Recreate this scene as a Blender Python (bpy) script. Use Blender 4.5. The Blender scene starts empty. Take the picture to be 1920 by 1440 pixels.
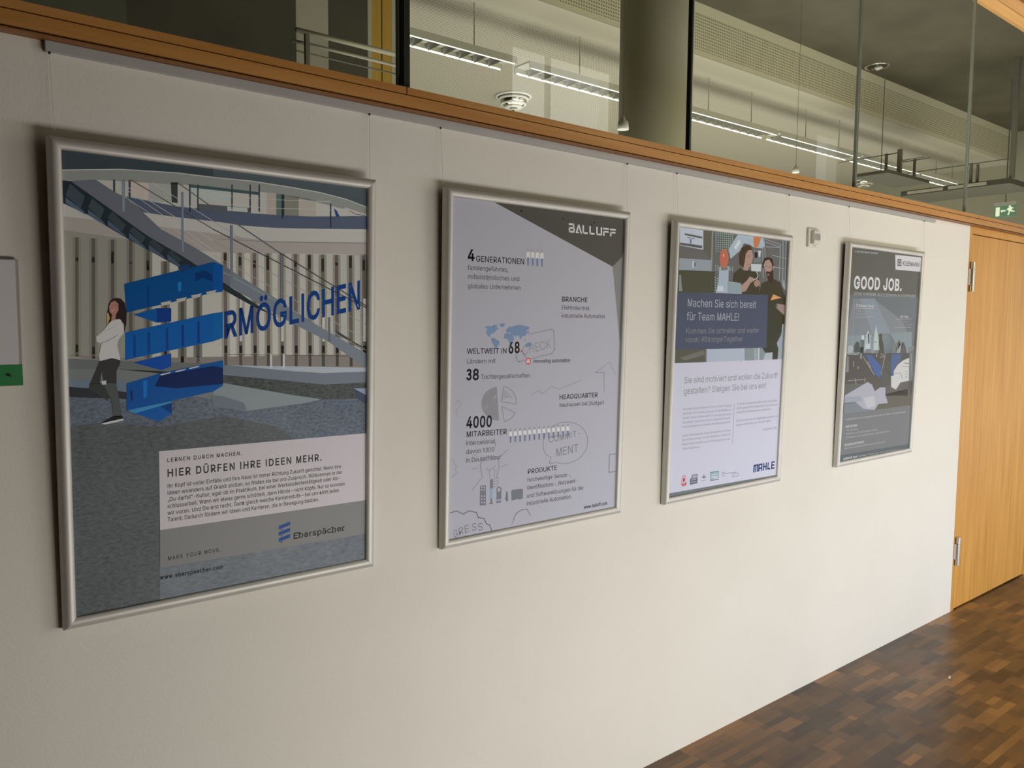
import bpy, bmesh, math, random
import numpy as np
from mathutils import Vector, Matrix
from mathutils.geometry import tessellate_polygon

random.seed(4)
scene = bpy.context.scene
COL = scene.collection

# ------------------------------------------------------------------ camera, world, light, exposure
F_PX = 1455.454
YAW, PITCH, ROLL = math.radians(38.2462), math.radians(-4.4265), math.radians(0.4637)
CAM = Vector((0.0, -1.8575, 1.6351))
_cy, _sy, _cp, _sp = math.cos(YAW), math.sin(YAW), math.cos(PITCH), math.sin(PITCH)
_fw = Vector((_sy * _cp, _cy * _cp, _sp))
_r0 = Vector((_cy, -_sy, 0)); _u0 = _r0.cross(_fw)
_cr, _sr = math.cos(ROLL), math.sin(ROLL)
_rt = _cr * _r0 + _sr * _u0
_up = -_sr * _r0 + _cr * _u0
cam_d = bpy.data.cameras.new('camera')
cam_d.sensor_width = 36.0
cam_d.lens = F_PX / 1920 * 36.0
cam_d.clip_start = 0.05
cam = bpy.data.objects.new('camera', cam_d)
cam.matrix_world = Matrix(((_rt.x, _up.x, -_fw.x, CAM.x), (_rt.y, _up.y, -_fw.y, CAM.y), (_rt.z, _up.z, -_fw.z, CAM.z), (0, 0, 0, 1)))
COL.objects.link(cam)
scene.camera = cam

world = bpy.data.worlds.new('world'); scene.world = world; world.use_nodes = True
_bg = world.node_tree.nodes['Background']
_bg.inputs[0].default_value = (0.80, 0.86, 0.95, 1); _bg.inputs[1].default_value = 0.6

def area(name, loc, rot, sx, sy, radiance, color):
    d = bpy.data.lights.new(name, 'AREA'); d.shape = 'RECTANGLE'; d.size = sx; d.size_y = sy
    d.energy = radiance * math.pi * sx * sy; d.color = color
    o = bpy.data.objects.new(name, d); COL.objects.link(o); o.location = loc; o.rotation_euler = rot
    return o
HP = math.pi / 2
# daylight entering through the windows of the facade opposite the posters
DAY = (1.0, 0.985, 0.95)
area('daylight_floor_windows_left', (1.65, -2.34, 0.43), (HP, 0, 0), 1.3, 0.64, 9.2, (1.0, 0.96, 0.89))
area('daylight_floor_windows', (5.5, -2.34, 0.43), (HP, 0, 0), 6.2, 0.64, 4.7, (0.90, 0.985, 1.14))
area('daylight_middle_windows', (4.45, -2.34, 2.02), (HP, 0, 0), 2.3, 1.6, 2.1, (1.0, 0.86, 0.58))
area('daylight_upper_window', (3.78, -2.34, 3.2), (HP, 0, 0), 0.94, 0.6, 2.6, (1.0, 0.95, 0.84))
area('daylight_narrow_window', (7.27, -2.34, 2.3), (HP, 0, 0), 0.44, 2.4, 0.7, (1.0, 0.95, 0.82))
area('daylight_far_windows', (11.3, -2.34, 1.55), (HP, 0, 0), 7.4, 2.7, 1.2, (1.0, 0.95, 0.82))
# added unseen fill lights below the sill, brightening the room behind the clerestory
area('room_fill_front', (6.2, 1.1, 0.6), (math.pi, 0, 0), 8.4, 1.4, 4.8, (1.0, 0.98, 0.85))
area('room_fill_rear', (6.6, 4.2, 0.6), (math.pi, 0, 0), 9.0, 3.0, 1.25, (1.0, 0.97, 0.87))
scene.view_settings.view_transform = 'Standard'
scene.view_settings.look = 'None'
scene.view_settings.exposure = 0.0
scene.view_settings.gamma = 1.0
scene.view_settings.use_curve_mapping = False
scene.cycles.max_bounces = 10
scene.cycles.transparent_max_bounces = 16
scene.cycles.sample_clamp_indirect = 4.0
scene.cycles.use_denoising = True

# ------------------------------------------------------------------ helpers
def lin(c):
    return tuple(((v / 255) / 12.92 if v / 255 <= 0.04045 else ((v / 255 + 0.055) / 1.055) ** 2.4) for v in c)

def mat(name, rgb, rough=0.6, metal=0.0, spec=0.5, emit=None, estr=0.0):
    m = bpy.data.materials.new(name); m.use_nodes = True
    b = m.node_tree.nodes['Principled BSDF']
    b.inputs['Base Color'].default_value = (*rgb, 1); b.inputs['Roughness'].default_value = rough
    b.inputs['Metallic'].default_value = metal; b.inputs['Specular IOR Level'].default_value = spec
    if emit:
        b.inputs['Emission Color'].default_value = (*emit, 1); b.inputs['Emission Strength'].default_value = estr
    return m

class NT:
    """small helper for wiring shader nodes"""
    def __init__(s, m): s.t = m.node_tree; s.b = s.t.nodes['Principled BSDF']
    def n(s, kind, **kw):
        o = s.t.nodes.new(kind)
        for k, v in kw.items(): setattr(o, k, v)
        return o
    def l(s, a, b): s.t.links.new(a, b)
    def math(s, op, a, b=None):
        o = s.n('ShaderNodeMath', operation=op)
        for i, v in enumerate((a, b)):
            if v is None: continue
            if hasattr(v, 'default_value'): s.l(v, o.inputs[i])
            else: o.inputs[i].default_value = v
        return o.outputs[0]
    def coord(s, scale=(1, 1, 1)):
        tc = s.n('ShaderNodeTexCoord'); mp = s.n('ShaderNodeMapping'); mp.inputs['Scale'].default_value = scale
        s.l(tc.outputs['Object'], mp.inputs[0]); return mp.outputs[0]
    def noise(s, vec, scale, detail=4, rough=0.55):
        o = s.n('ShaderNodeTexNoise'); o.inputs['Scale'].default_value = scale; o.inputs['Detail'].default_value = detail
        o.inputs['Roughness'].default_value = rough; s.l(vec, o.inputs['Vector']); return o.outputs['Fac']
    def ramp(s, fac, stops):
        o = s.n('ShaderNodeValToRGB'); cr = o.color_ramp
        while len(cr.elements) < len(stops): cr.elements.new(0.5)
        for e, (p, c) in zip(cr.elements, stops): e.position = p; e.color = (*c, 1)
        s.l(fac, o.inputs[0]); return o.outputs[0]
    def bump(s, h, strength, dist):
        o = s.n('ShaderNodeBump'); o.inputs['Strength'].default_value = strength; o.inputs['Distance'].default_value = dist
        s.l(h, o.inputs['Height']); s.l(o.outputs[0], s.b.inputs['Normal'])

def noisy(name, c0, c1, scale, rough=0.7, spec=0.4, vec=(1, 1, 1), bump=0.0, bscale=300, metal=0.0, lo=0.35, hi=0.65):
    m = mat(name, c0, rough, metal, spec); t = NT(m); v = t.coord(vec)
    t.l(t.ramp(t.noise(v, scale), [(lo, c0), (hi, c1)]), t.b.inputs['Base Color'])
    if bump: t.bump(t.noise(v, bscale, 3), bump, 0.002)
    return m

def obj(name, bm, m, parent=None, smooth=False):
    me = bpy.data.meshes.new(name); bm.normal_update(); bm.to_mesh(me); bm.free()
    for x in (m if isinstance(m, (list, tuple)) else [m]): me.materials.append(x)
    if smooth:
        for p in me.polygons: p.use_smooth = True
    o = bpy.data.objects.new(name, me); COL.objects.link(o)
    if parent: o.parent = parent
    return o

def struct(name, bm, m, parent=None, smooth=False):
    o = obj(name, bm, m, parent, smooth)
    if not parent: o['kind'] = 'structure'
    return o

def tag(o, label, cat, group=None):
    o['label'] = label; o['category'] = cat
    if group: o['group'] = group
    return o

def thing(name, label, cat, loc=(0, 0, 0), rot=(0, 0, 0), group=None):
    o = bpy.data.objects.new(name, None); o.empty_display_size = 0.05; COL.objects.link(o)
    o.location = loc; o.rotation_euler = rot
    return tag(o, label, cat, group)

def box(bm, x0, x1, y0, y1, z0, z1, mi=0):
    vs = [bm.verts.new((x, y, z)) for x in (x0, x1) for y in (y0, y1) for z in (z0, z1)]
    for f in ((0, 1, 3, 2), (4, 6, 7, 5), (0, 4, 5, 1), (2, 3, 7, 6), (0, 2, 6, 4), (1, 5, 7, 3)):
        bm.faces.new([vs[i] for i in f]).material_index = mi
    return bm

def bevel(bm, w, seg=2):
    bmesh.ops.bevel(bm, geom=bm.edges[:] , offset=w, segments=seg, affect='EDGES', profile=0.5)
    return bm

def tube(bm, a, b, r, n=12, r2=None, cap=True):
    a, b = Vector(a), Vector(b); d = (b - a).normalized()
    t = d.orthogonal().normalized(); s = d.cross(t); r2 = r if r2 is None else r2
    A = [bm.verts.new(a + r * (math.cos(q) * t + math.sin(q) * s)) for q in [2 * math.pi * i / n for i in range(n)]]
    B = [bm.verts.new(b + r2 * (math.cos(q) * t + math.sin(q) * s)) for q in [2 * math.pi * i / n for i in range(n)]]
    for i in range(n): bm.faces.new((A[i], A[(i + 1) % n], B[(i + 1) % n], B[i]))
    if cap: bm.faces.new(A[::-1]); bm.faces.new(B)
    return bm

def lathe(bm, prof, c=(0, 0, 0), n=32):
    rings = []
    for r, z in prof:
        rings.append([bm.verts.new((c[0] + r * math.cos(2 * math.pi * i / n), c[1] + r * math.sin(2 * math.pi * i / n), c[2] + z)) for i in range(n)])
    for a, b in zip(rings, rings[1:]):
        for i in range(n): bm.faces.new((a[i], a[(i + 1) % n], b[(i + 1) % n], b[i]))
    if prof[0][0] > 1e-6: bm.faces.new(rings[0][::-1])
    if prof[-1][0] > 1e-6: bm.faces.new(rings[-1])
    bmesh.ops.remove_doubles(bm, verts=bm.verts, dist=1e-6)
    return bm

def copy_tree(o, parent=None):
    c = o.copy(); COL.objects.link(c)
    if parent: c.parent = parent
    for ch in list(o.children): copy_tree(ch, c)
    return c

def ray(px, py):
    return _fw + _rt * ((px - 960) / F_PX) - _up * ((py - 720) / F_PX)
def at_y(px, py, y):
    d = ray(px, py); return CAM + d * ((y - CAM.y) / d.y)
B = bmesh.new

# ------------------------------------------------------------------ materials
def wood(name, axis, dark, light, streak):
    m = mat(name, light, 0.42, 0, 0.25); t = NT(m)
    sc = [26, 26, 26]; sc[axis] = 1.1
    v = t.coord(sc); n1 = t.noise(v, 1.6, 5, 0.6)
    sc2 = [3.2, 3.2, 3.2]; sc2[axis] = 0.35
    n2 = t.noise(t.coord(sc2), 2.0, 2)
    mix = t.math('ADD', t.math('MULTIPLY', n1, streak), t.math('MULTIPLY', n2, 1 - streak))
    t.l(t.ramp(mix, [(0.36, dark), (0.64, light)]), t.b.inputs['Base Color'])
    t.bump(n1, 0.08, 0.001)
    return m
M_SILL = wood('maple_sill_wood', 0, lin((178, 122, 62)), lin((205, 149, 84)), 0.55)
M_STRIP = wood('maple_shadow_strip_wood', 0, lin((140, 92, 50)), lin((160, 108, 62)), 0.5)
M_DOOR = wood('maple_door_veneer', 2, lin((192, 134, 54)), lin((217, 161, 78)), 0.6)
M_POST = wood('maple_post_wood', 2, lin((175, 140, 62)), lin((190, 155, 78)), 0.5)
M_GAP = mat('dark_gap', (0.012, 0.008, 0.005), 0.9)

M_WALL = mat('white_woodchip_wall', (0.80, 0.76, 0.675), 0.85, 0, 0.2)
_t = NT(M_WALL); _v = _t.coord(); _h = _t.math('ADD', _t.noise(_v, 160, 3), _t.math('MULTIPLY', _t.noise(_v, 46, 2), 0.7))
_t.bump(_h, 0.16, 0.004)
_t.l(_t.ramp(_t.noise(_v, 2.5, 3), [(0.3, (0.785, 0.745, 0.655)), (0.7, (0.81, 0.77, 0.685))]), _t.b.inputs['Base Color'])
M_PAINT = mat('warm_grey_paint', (0.22, 0.19, 0.135), 0.85, 0, 0.2)
M_ALU = noisy('satin_aluminium', (0.60, 0.575, 0.52), (0.65, 0.625, 0.57), 6, 0.48, 0.5, metal=0.3)
M_RAIL = noisy('grey_anodised_rail', (0.44, 0.43, 0.41), (0.47, 0.46, 0.44), 5, 0.5, 0.4, metal=0.1)
M_STEEL = mat('brushed_steel', (0.62, 0.58, 0.52), 0.28, 0.95)
M_BACK = mat('black_backing', (0.012, 0.012, 0.012), 0.7)
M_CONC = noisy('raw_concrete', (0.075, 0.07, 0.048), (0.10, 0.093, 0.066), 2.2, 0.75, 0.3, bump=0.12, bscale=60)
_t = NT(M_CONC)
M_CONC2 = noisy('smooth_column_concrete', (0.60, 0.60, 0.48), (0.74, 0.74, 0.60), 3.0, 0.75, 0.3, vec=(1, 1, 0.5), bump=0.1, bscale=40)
M_DARK = noisy('dark_grey_panel', (0.075, 0.072, 0.055), (0.09, 0.086, 0.066), 3, 0.6, 0.3)
M_DARK2 = noisy('grey_green_panel', (0.115, 0.115, 0.09), (0.13, 0.13, 0.10), 3, 0.6, 0.3)
M_PALE = noisy('pale_plaster_strip', (0.42, 0.40, 0.34), (0.47, 0.45, 0.385), 5, 0.7, 0.3)
M_BLACK = mat('black_mullion_profile', (0.02, 0.02, 0.014), 0.35)
M_SEAL = mat('grey_green_silicone', (0.20, 0.21, 0.17), 0.35)
M_SEALL = mat('pale_glass_edge', (0.42, 0.45, 0.38), 0.3)
M_PLASTIC = mat('cream_white_plastic', (0.72, 0.69, 0.60), 0.4)
M_WHITE = mat('white_plastic', (0.8, 0.8, 0.78), 0.45)
M_GREY = mat('mid_grey_steel', (0.16, 0.16, 0.135), 0.5)
M_CHROME = mat('chrome', (0.75, 0.75, 0.73), 0.12, 1.0)

def perforated(name, base, hole, pitch, rad, ax):
    m = mat(name, base, 0.75, 0, 0.3); t = NT(m)
    tc = t.n('ShaderNodeTexCoord'); sp = t.n('ShaderNodeSeparateXYZ'); t.l(tc.outputs['Object'], sp.inputs[0])
    def cell(o): return t.math('SUBTRACT', t.math('FRACT', t.math('DIVIDE', o, pitch)), 0.5)
    a, b = cell(sp.outputs[ax[0]]), cell(sp.outputs[ax[1]])
    d = t.math('SQRT', t.math('ADD', t.math('MULTIPLY', a, a), t.math('MULTIPLY', b, b)))
    t.l(t.ramp(d, [(rad, hole), (rad + 0.08, base)]), t.b.inputs['Base Color'])
    return m
M_PERF = perforated('perforated_beam_panel', (0.62, 0.59, 0.45), (0.20, 0.185, 0.12), 0.024, 0.24, (0, 2))
M_PERFC = perforated('perforated_ceiling_panel', (0.44, 0.415, 0.35), (0.27, 0.25, 0.20), 0.03, 0.2, (0, 1))
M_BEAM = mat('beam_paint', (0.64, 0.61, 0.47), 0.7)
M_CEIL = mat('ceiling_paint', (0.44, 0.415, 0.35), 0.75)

M_GLASS = bpy.data.materials.new('clear_greenish_glass'); M_GLASS.use_nodes = True
_nt = M_GLASS.node_tree; _nt.nodes.clear()
_o = _nt.nodes.new('ShaderNodeOutputMaterial'); _mx = _nt.nodes.new('ShaderNodeMixShader'); _fr = _nt.nodes.new('ShaderNodeFresnel')
_tr = _nt.nodes.new('ShaderNodeBsdfTransparent'); _gl = _nt.nodes.new('ShaderNodeBsdfGlossy')
_fr.inputs[0].default_value = 1.5; _tr.inputs[0].default_value = (0.955, 0.97, 0.94, 1); _gl.inputs[0].default_value = (0.95, 1, 0.95, 1); _gl.inputs['Roughness'].default_value = 0.0
_ge = _nt.nodes.new('ShaderNodeNewGeometry'); _m1 = _nt.nodes.new('ShaderNodeMath'); _m1.operation = 'SUBTRACT'; _m1.inputs[0].default_value = 1.0
_m2 = _nt.nodes.new('ShaderNodeMath'); _m2.operation = 'MULTIPLY'
_nt.links.new(_ge.outputs['Backfacing'], _m1.inputs[1]); _nt.links.new(_m1.outputs[0], _m2.inputs[0]); _nt.links.new(_fr.outputs[0], _m2.inputs[1]); _nt.links.new(_m2.outputs[0], _mx.inputs[0]); _nt.links.new(_tr.outputs[0], _mx.inputs[1]); _nt.links.new(_gl.outputs[0], _mx.inputs[2]); _nt.links.new(_mx.outputs[0], _o.inputs[0])

# end-grain mosaic parquet: staggered short strips, each strip its own tone
M_FLOOR = mat('mosaic_parquet', (0.12, 0.06, 0.03), 0.34, 0, 0.52)
t = NT(M_FLOOR)
tc = t.n('ShaderNodeTexCoord'); sp = t.n('ShaderNodeSeparateXYZ'); t.l(tc.outputs['Object'], sp.inputs[0])
def white(*ins):
    o = t.n('ShaderNodeTexWhiteNoise', noise_dimensions='2D'); cb = t.n('ShaderNodeCombineXYZ')
    for i, v in enumerate(ins): t.l(v, cb.inputs[i])
    t.l(cb.outputs[0], o.inputs['Vector']); return o.outputs['Value']
row = t.math('FLOOR', t.math('DIVIDE', sp.outputs[1], 0.030))
zero = t.math('MULTIPLY', row, 0.0)
off = white(row, zero)
xs = t.math('ADD', t.math('DIVIDE', sp.outputs[0], 0.19), t.math('MULTIPLY', off, 7.0))
colx = t.math('FLOOR', xs)
tone = white(colx, row)
row2 = t.math('FLOOR', t.math('DIVIDE', sp.outputs[1], 0.060))
xs2 = t.math('ADD', t.math('DIVIDE', sp.outputs[0], 0.19), t.math('MULTIPLY', white(row2, zero), 7.0))
tone2 = white(t.math('FLOOR', xs2), row2)
tonem = t.math('ADD', t.math('MULTIPLY', tone, 0.45), t.math('MULTIPLY', tone2, 0.55))
grain = t.noise(t.coord((3, 60, 1)), 3.0, 4)
val = t.math('ADD', t.math('MULTIPLY', tonem, 0.86), t.math('MULTIPLY', grain, 0.26))
colr = t.ramp(val, [(0.18, lin((60, 42, 26))), (0.42, lin((88, 62, 37))), (0.62, lin((104, 73, 42))), (0.80, lin((124, 87, 49))), (0.95, lin((154, 109, 60)))])
t.l(colr, t.b.inputs['Base Color'])
rg = t.ramp(t.noise(t.coord((1, 1, 1)), 5, 4), [(0.3, (0.27,) * 3), (0.7, (0.40,) * 3)]); t.l(rg, t.b.inputs['Roughness'])
t.bump(t.noise(t.coord((1, 1, 1)), 40, 3), 0.05, 0.001)

# ------------------------------------------------------------------ the setting
XL, XR, YF, YB, ZC = -4.0, 16.0, -2.3, 7.0, 5.3
RX = 11.45                                      # end wall of the room behind the glass
WX = 4.6965                                     # where the white wall meets the door frame
struct('floor', box(B(), XL, XR, YF, 0.14, -0.1, 0.0), M_FLOOR)
struct('floor_room', box(B(), XL, RX, 0.14, YB, -0.1, 0.0), mat('light_room_floor', (0.30, 0.28, 0.22), 0.6))
bm = B(); box(bm, XL, WX, 0, 0.14, 0, 2.1972); struct('wall_back', bm, M_WALL)
bm = B(); box(bm, XL, XR, 0.0, 0.14, 3.62, ZC); struct('wall_clerestory', bm, M_PAINT)
struct('wall_left', box(B(), XL - 0.15, XL, YF, YB, 0, ZC), M_PAINT)
struct('wall_right', box(B(), XR, XR + 0.15, YF, 0.14, 0, ZC), M_PAINT)
struct('wall_far', box(B(), RX, RX + 0.15, 0.14, YB, 0, ZC), mat('grey_green_far_wall', (0.34, 0.345, 0.27), 0.8))
struct('wall_rear', box(B(), XL, RX + 0.15, YB, YB + 0.15, 0, ZC), M_CEIL)
struct('ceiling', box(B(), XL, XR, YF, 0.14, ZC, ZC + 0.1), M_PAINT)
# facade opposite, with the window openings the daylight comes through
bm = B()
holes = [(1.0, 8.6, 0.11, 0.75), (3.3, 5.6, 1.2, 2.85), (3.3, 4.25, 2.86, 3.5), (7.05, 7.49, 1.1, 3.5), (7.6, 15.0, 0.2, 2.9)]
gx_ = sorted({XL, XR, *[h[0] for h in holes], *[h[1] for h in holes]}); gz_ = sorted({0, ZC, *[h[2] for h in holes], *[h[3] for h in holes]})
for xa, xb in zip(gx_, gx_[1:]):
    for za, zb in zip(gz_, gz_[1:]):
        cx, cz = (xa + xb) / 2, (za + zb) / 2
        if not any(h[0] < cx < h[1] and h[2] < cz < h[3] for h in holes): box(bm, xa, xb, YF - 0.15, YF, za, zb)
struct('wall_front', bm, M_PAINT)
bm = B()
for x in (3.62,): box(bm, x - 0.012, x + 0.012, YF - 0.03, YF + 0.01, 1.2, 3.5)
for x in (8.5, 10, 11.5, 13): box(bm, x - 0.02, x + 0.02, YF - 0.03, YF + 0.01, 0.2, 2.9)
struct('trim_20', bm, M_GREY)
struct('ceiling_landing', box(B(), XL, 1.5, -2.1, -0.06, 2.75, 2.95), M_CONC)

# wooden sill under the clerestory glazing, door transom and frame
bm = B()
box(bm, XL, XR, -0.035, 0.12, 2.2365, 2.2545); box(bm, XL, XR, -0.028, 0.12, 2.2335, 2.2365, 1)
box(bm, XL, XR, -0.035, 0.12, 2.2045, 2.2335); box(bm, XL, XR, -0.026, 0.12, 2.2005, 2.2045, 1)
box(bm, XL, XR, -0.034, 0.12, 2.1972, 2.2005, 2)
for x in (1.075, 4.72): box(bm, x, x + 0.0025, -0.0353, 0, 2.2338, 2.2547, 1)
struct('trim_1', bm, [M_SILL, M_GAP, M_STRIP])
struct('trim_2', box(B(), XL, XR, -0.045, 0.12, 3.49, 3.62), M_SILL)           # head rail of the glazing
bm = B(); box(bm, WX, WX + 0.036, -0.001, 0.14, 0, 2.1972); box(bm, WX + 0.036, XR, -0.001, 0.14, 2.158, 2.1972)
box(bm, 5.80, XR, 0.0, 0.14, 0, 2.158)
struct('trim_3', bm, M_DOOR)
bm = B(); box(bm, WX + 0.036, 5.80, 0.05, 0.12, 0.0, 2.158)
struct('trim_4', bm, M_GAP)                                                     # dark rebate behind the door leaf
bm = B(); box(bm, WX + 0.040, 5.796, 0.001, 0.045, 0.008, 2.1525)
door = struct('door_1', bm, M_DOOR)
for z0 in (0.272, 1.836):
    bm = B()
    for k in range(2): pass
    tube(bm, (4.722, -0.013, z0), (4.722, -0.013, z0 + 0.036), 0.0125, 20)
    tube(bm, (4.722, -0.013, z0 + 0.037), (4.722, -0.013, z0 + 0.126), 0.0125, 20)
    tube(bm, (4.722, -0.013, z0 + 0.127), (4.722, -0.013, z0 + 0.164), 0.0125, 20)
    box(bm, 4.700, 4.722, -0.012, 0.0, z0 + 0.037, z0 + 0.126)
    box(bm, 4.7365, 4.747, -0.004, 0.002, z0 + 0.0, z0 + 0.036); box(bm, 4.7365, 4.747, -0.004, 0.002, z0 + 0.128, z0 + 0.164)
    h = obj('hinge', bm, M_STEEL, door); h['label'] = 'brushed steel barrel hinge'

# clerestory panes with their joints
edges = [XL, -0.095, 1.095, 2.302, 3.485, 4.676, 5.87, 7.06, XR]
for k, (a, b) in enumerate(zip(edges, edges[1:])):
    a2 = a + (0.0105 if k in (2, 3) else 0.002); b2 = b - (0.0105 if k in (1, 2) else 0.002)
    struct('window_%d' % (k + 1), box(B(), a2, b2, 0.026, 0.034, 2.2545, 3.49), M_GLASS)
bm = B(); box(bm, 1.086, 1.104, -0.004, 0.036, 2.2545, 3.49); box(bm, 1.0835, 1.086, 0.022, 0.037, 2.2545, 3.49, 1); box(bm, 1.1045, 1.1065, 0.022, 0.037, 2.2545, 3.49, 1)
struct('trim_5', bm, [M_BLACK, M_SEALL])
bm = B(); box(bm, 2.293, 2.301, 0.018, 0.036, 2.2545, 3.49); box(bm, 2.301, 2.3125, 0.024, 0.035, 2.2545, 3.49, 1)
struct('trim_6', bm, [M_BLACK, M_SEALL])
for k, x in enumerate((-0.095, 3.485, 4.676, 5.87, 7.06)):
    bm = B(); box(bm, x - 0.002, x + 0.0055, 0.02, 0.036, 2.2545, 3.49); box(bm, x - 0.005, x - 0.002, 0.022, 0.036, 2.2545, 3.49, 1)
    struct('trim_%d' % (7 + k), bm, [M_SEAL, M_SEALL])

# room behind the glass: concrete ceiling, perforated drop beam, lower perforated ceiling, column
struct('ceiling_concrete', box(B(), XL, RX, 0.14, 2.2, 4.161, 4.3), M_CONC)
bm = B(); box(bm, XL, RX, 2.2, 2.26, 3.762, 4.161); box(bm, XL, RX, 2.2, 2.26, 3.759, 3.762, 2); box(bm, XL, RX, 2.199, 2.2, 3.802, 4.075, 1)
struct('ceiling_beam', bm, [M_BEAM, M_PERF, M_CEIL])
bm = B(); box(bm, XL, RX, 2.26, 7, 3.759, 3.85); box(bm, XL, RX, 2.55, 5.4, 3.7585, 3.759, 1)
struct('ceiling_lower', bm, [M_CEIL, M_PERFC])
bm = B(); lathe(bm, [(0.2, 0), (0.2, 4.161)], (3.335, 1.115, 0), 64)
col = struct('concrete_column', bm, M_CONC2, smooth=False)
for p in col.data.polygons: p.use_smooth = abs(p.normal.z) < 0.5
# partition seen through the left pane
Y = 2.12
X = lambda px: at_y(px, 110, Y).x
xs_ = [-3.9, X(240), X(470), X(556), X(616), X(690), X(697), X(715), X(717), X(735), X(747)]
bm = B()
for k, mi in enumerate((3, 0, 0, 1, 0, 1, 2, 4, 2, 1)):
    box(bm, xs_[k], xs_[k + 1], Y + (0.01 if mi == 4 else 0.0), Y + 0.07, 0, 4.16, mi)
struct('wall_partition', bm, [M_DARK, M_PALE, M_POST, M_DARK2, M_GAP])
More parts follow.
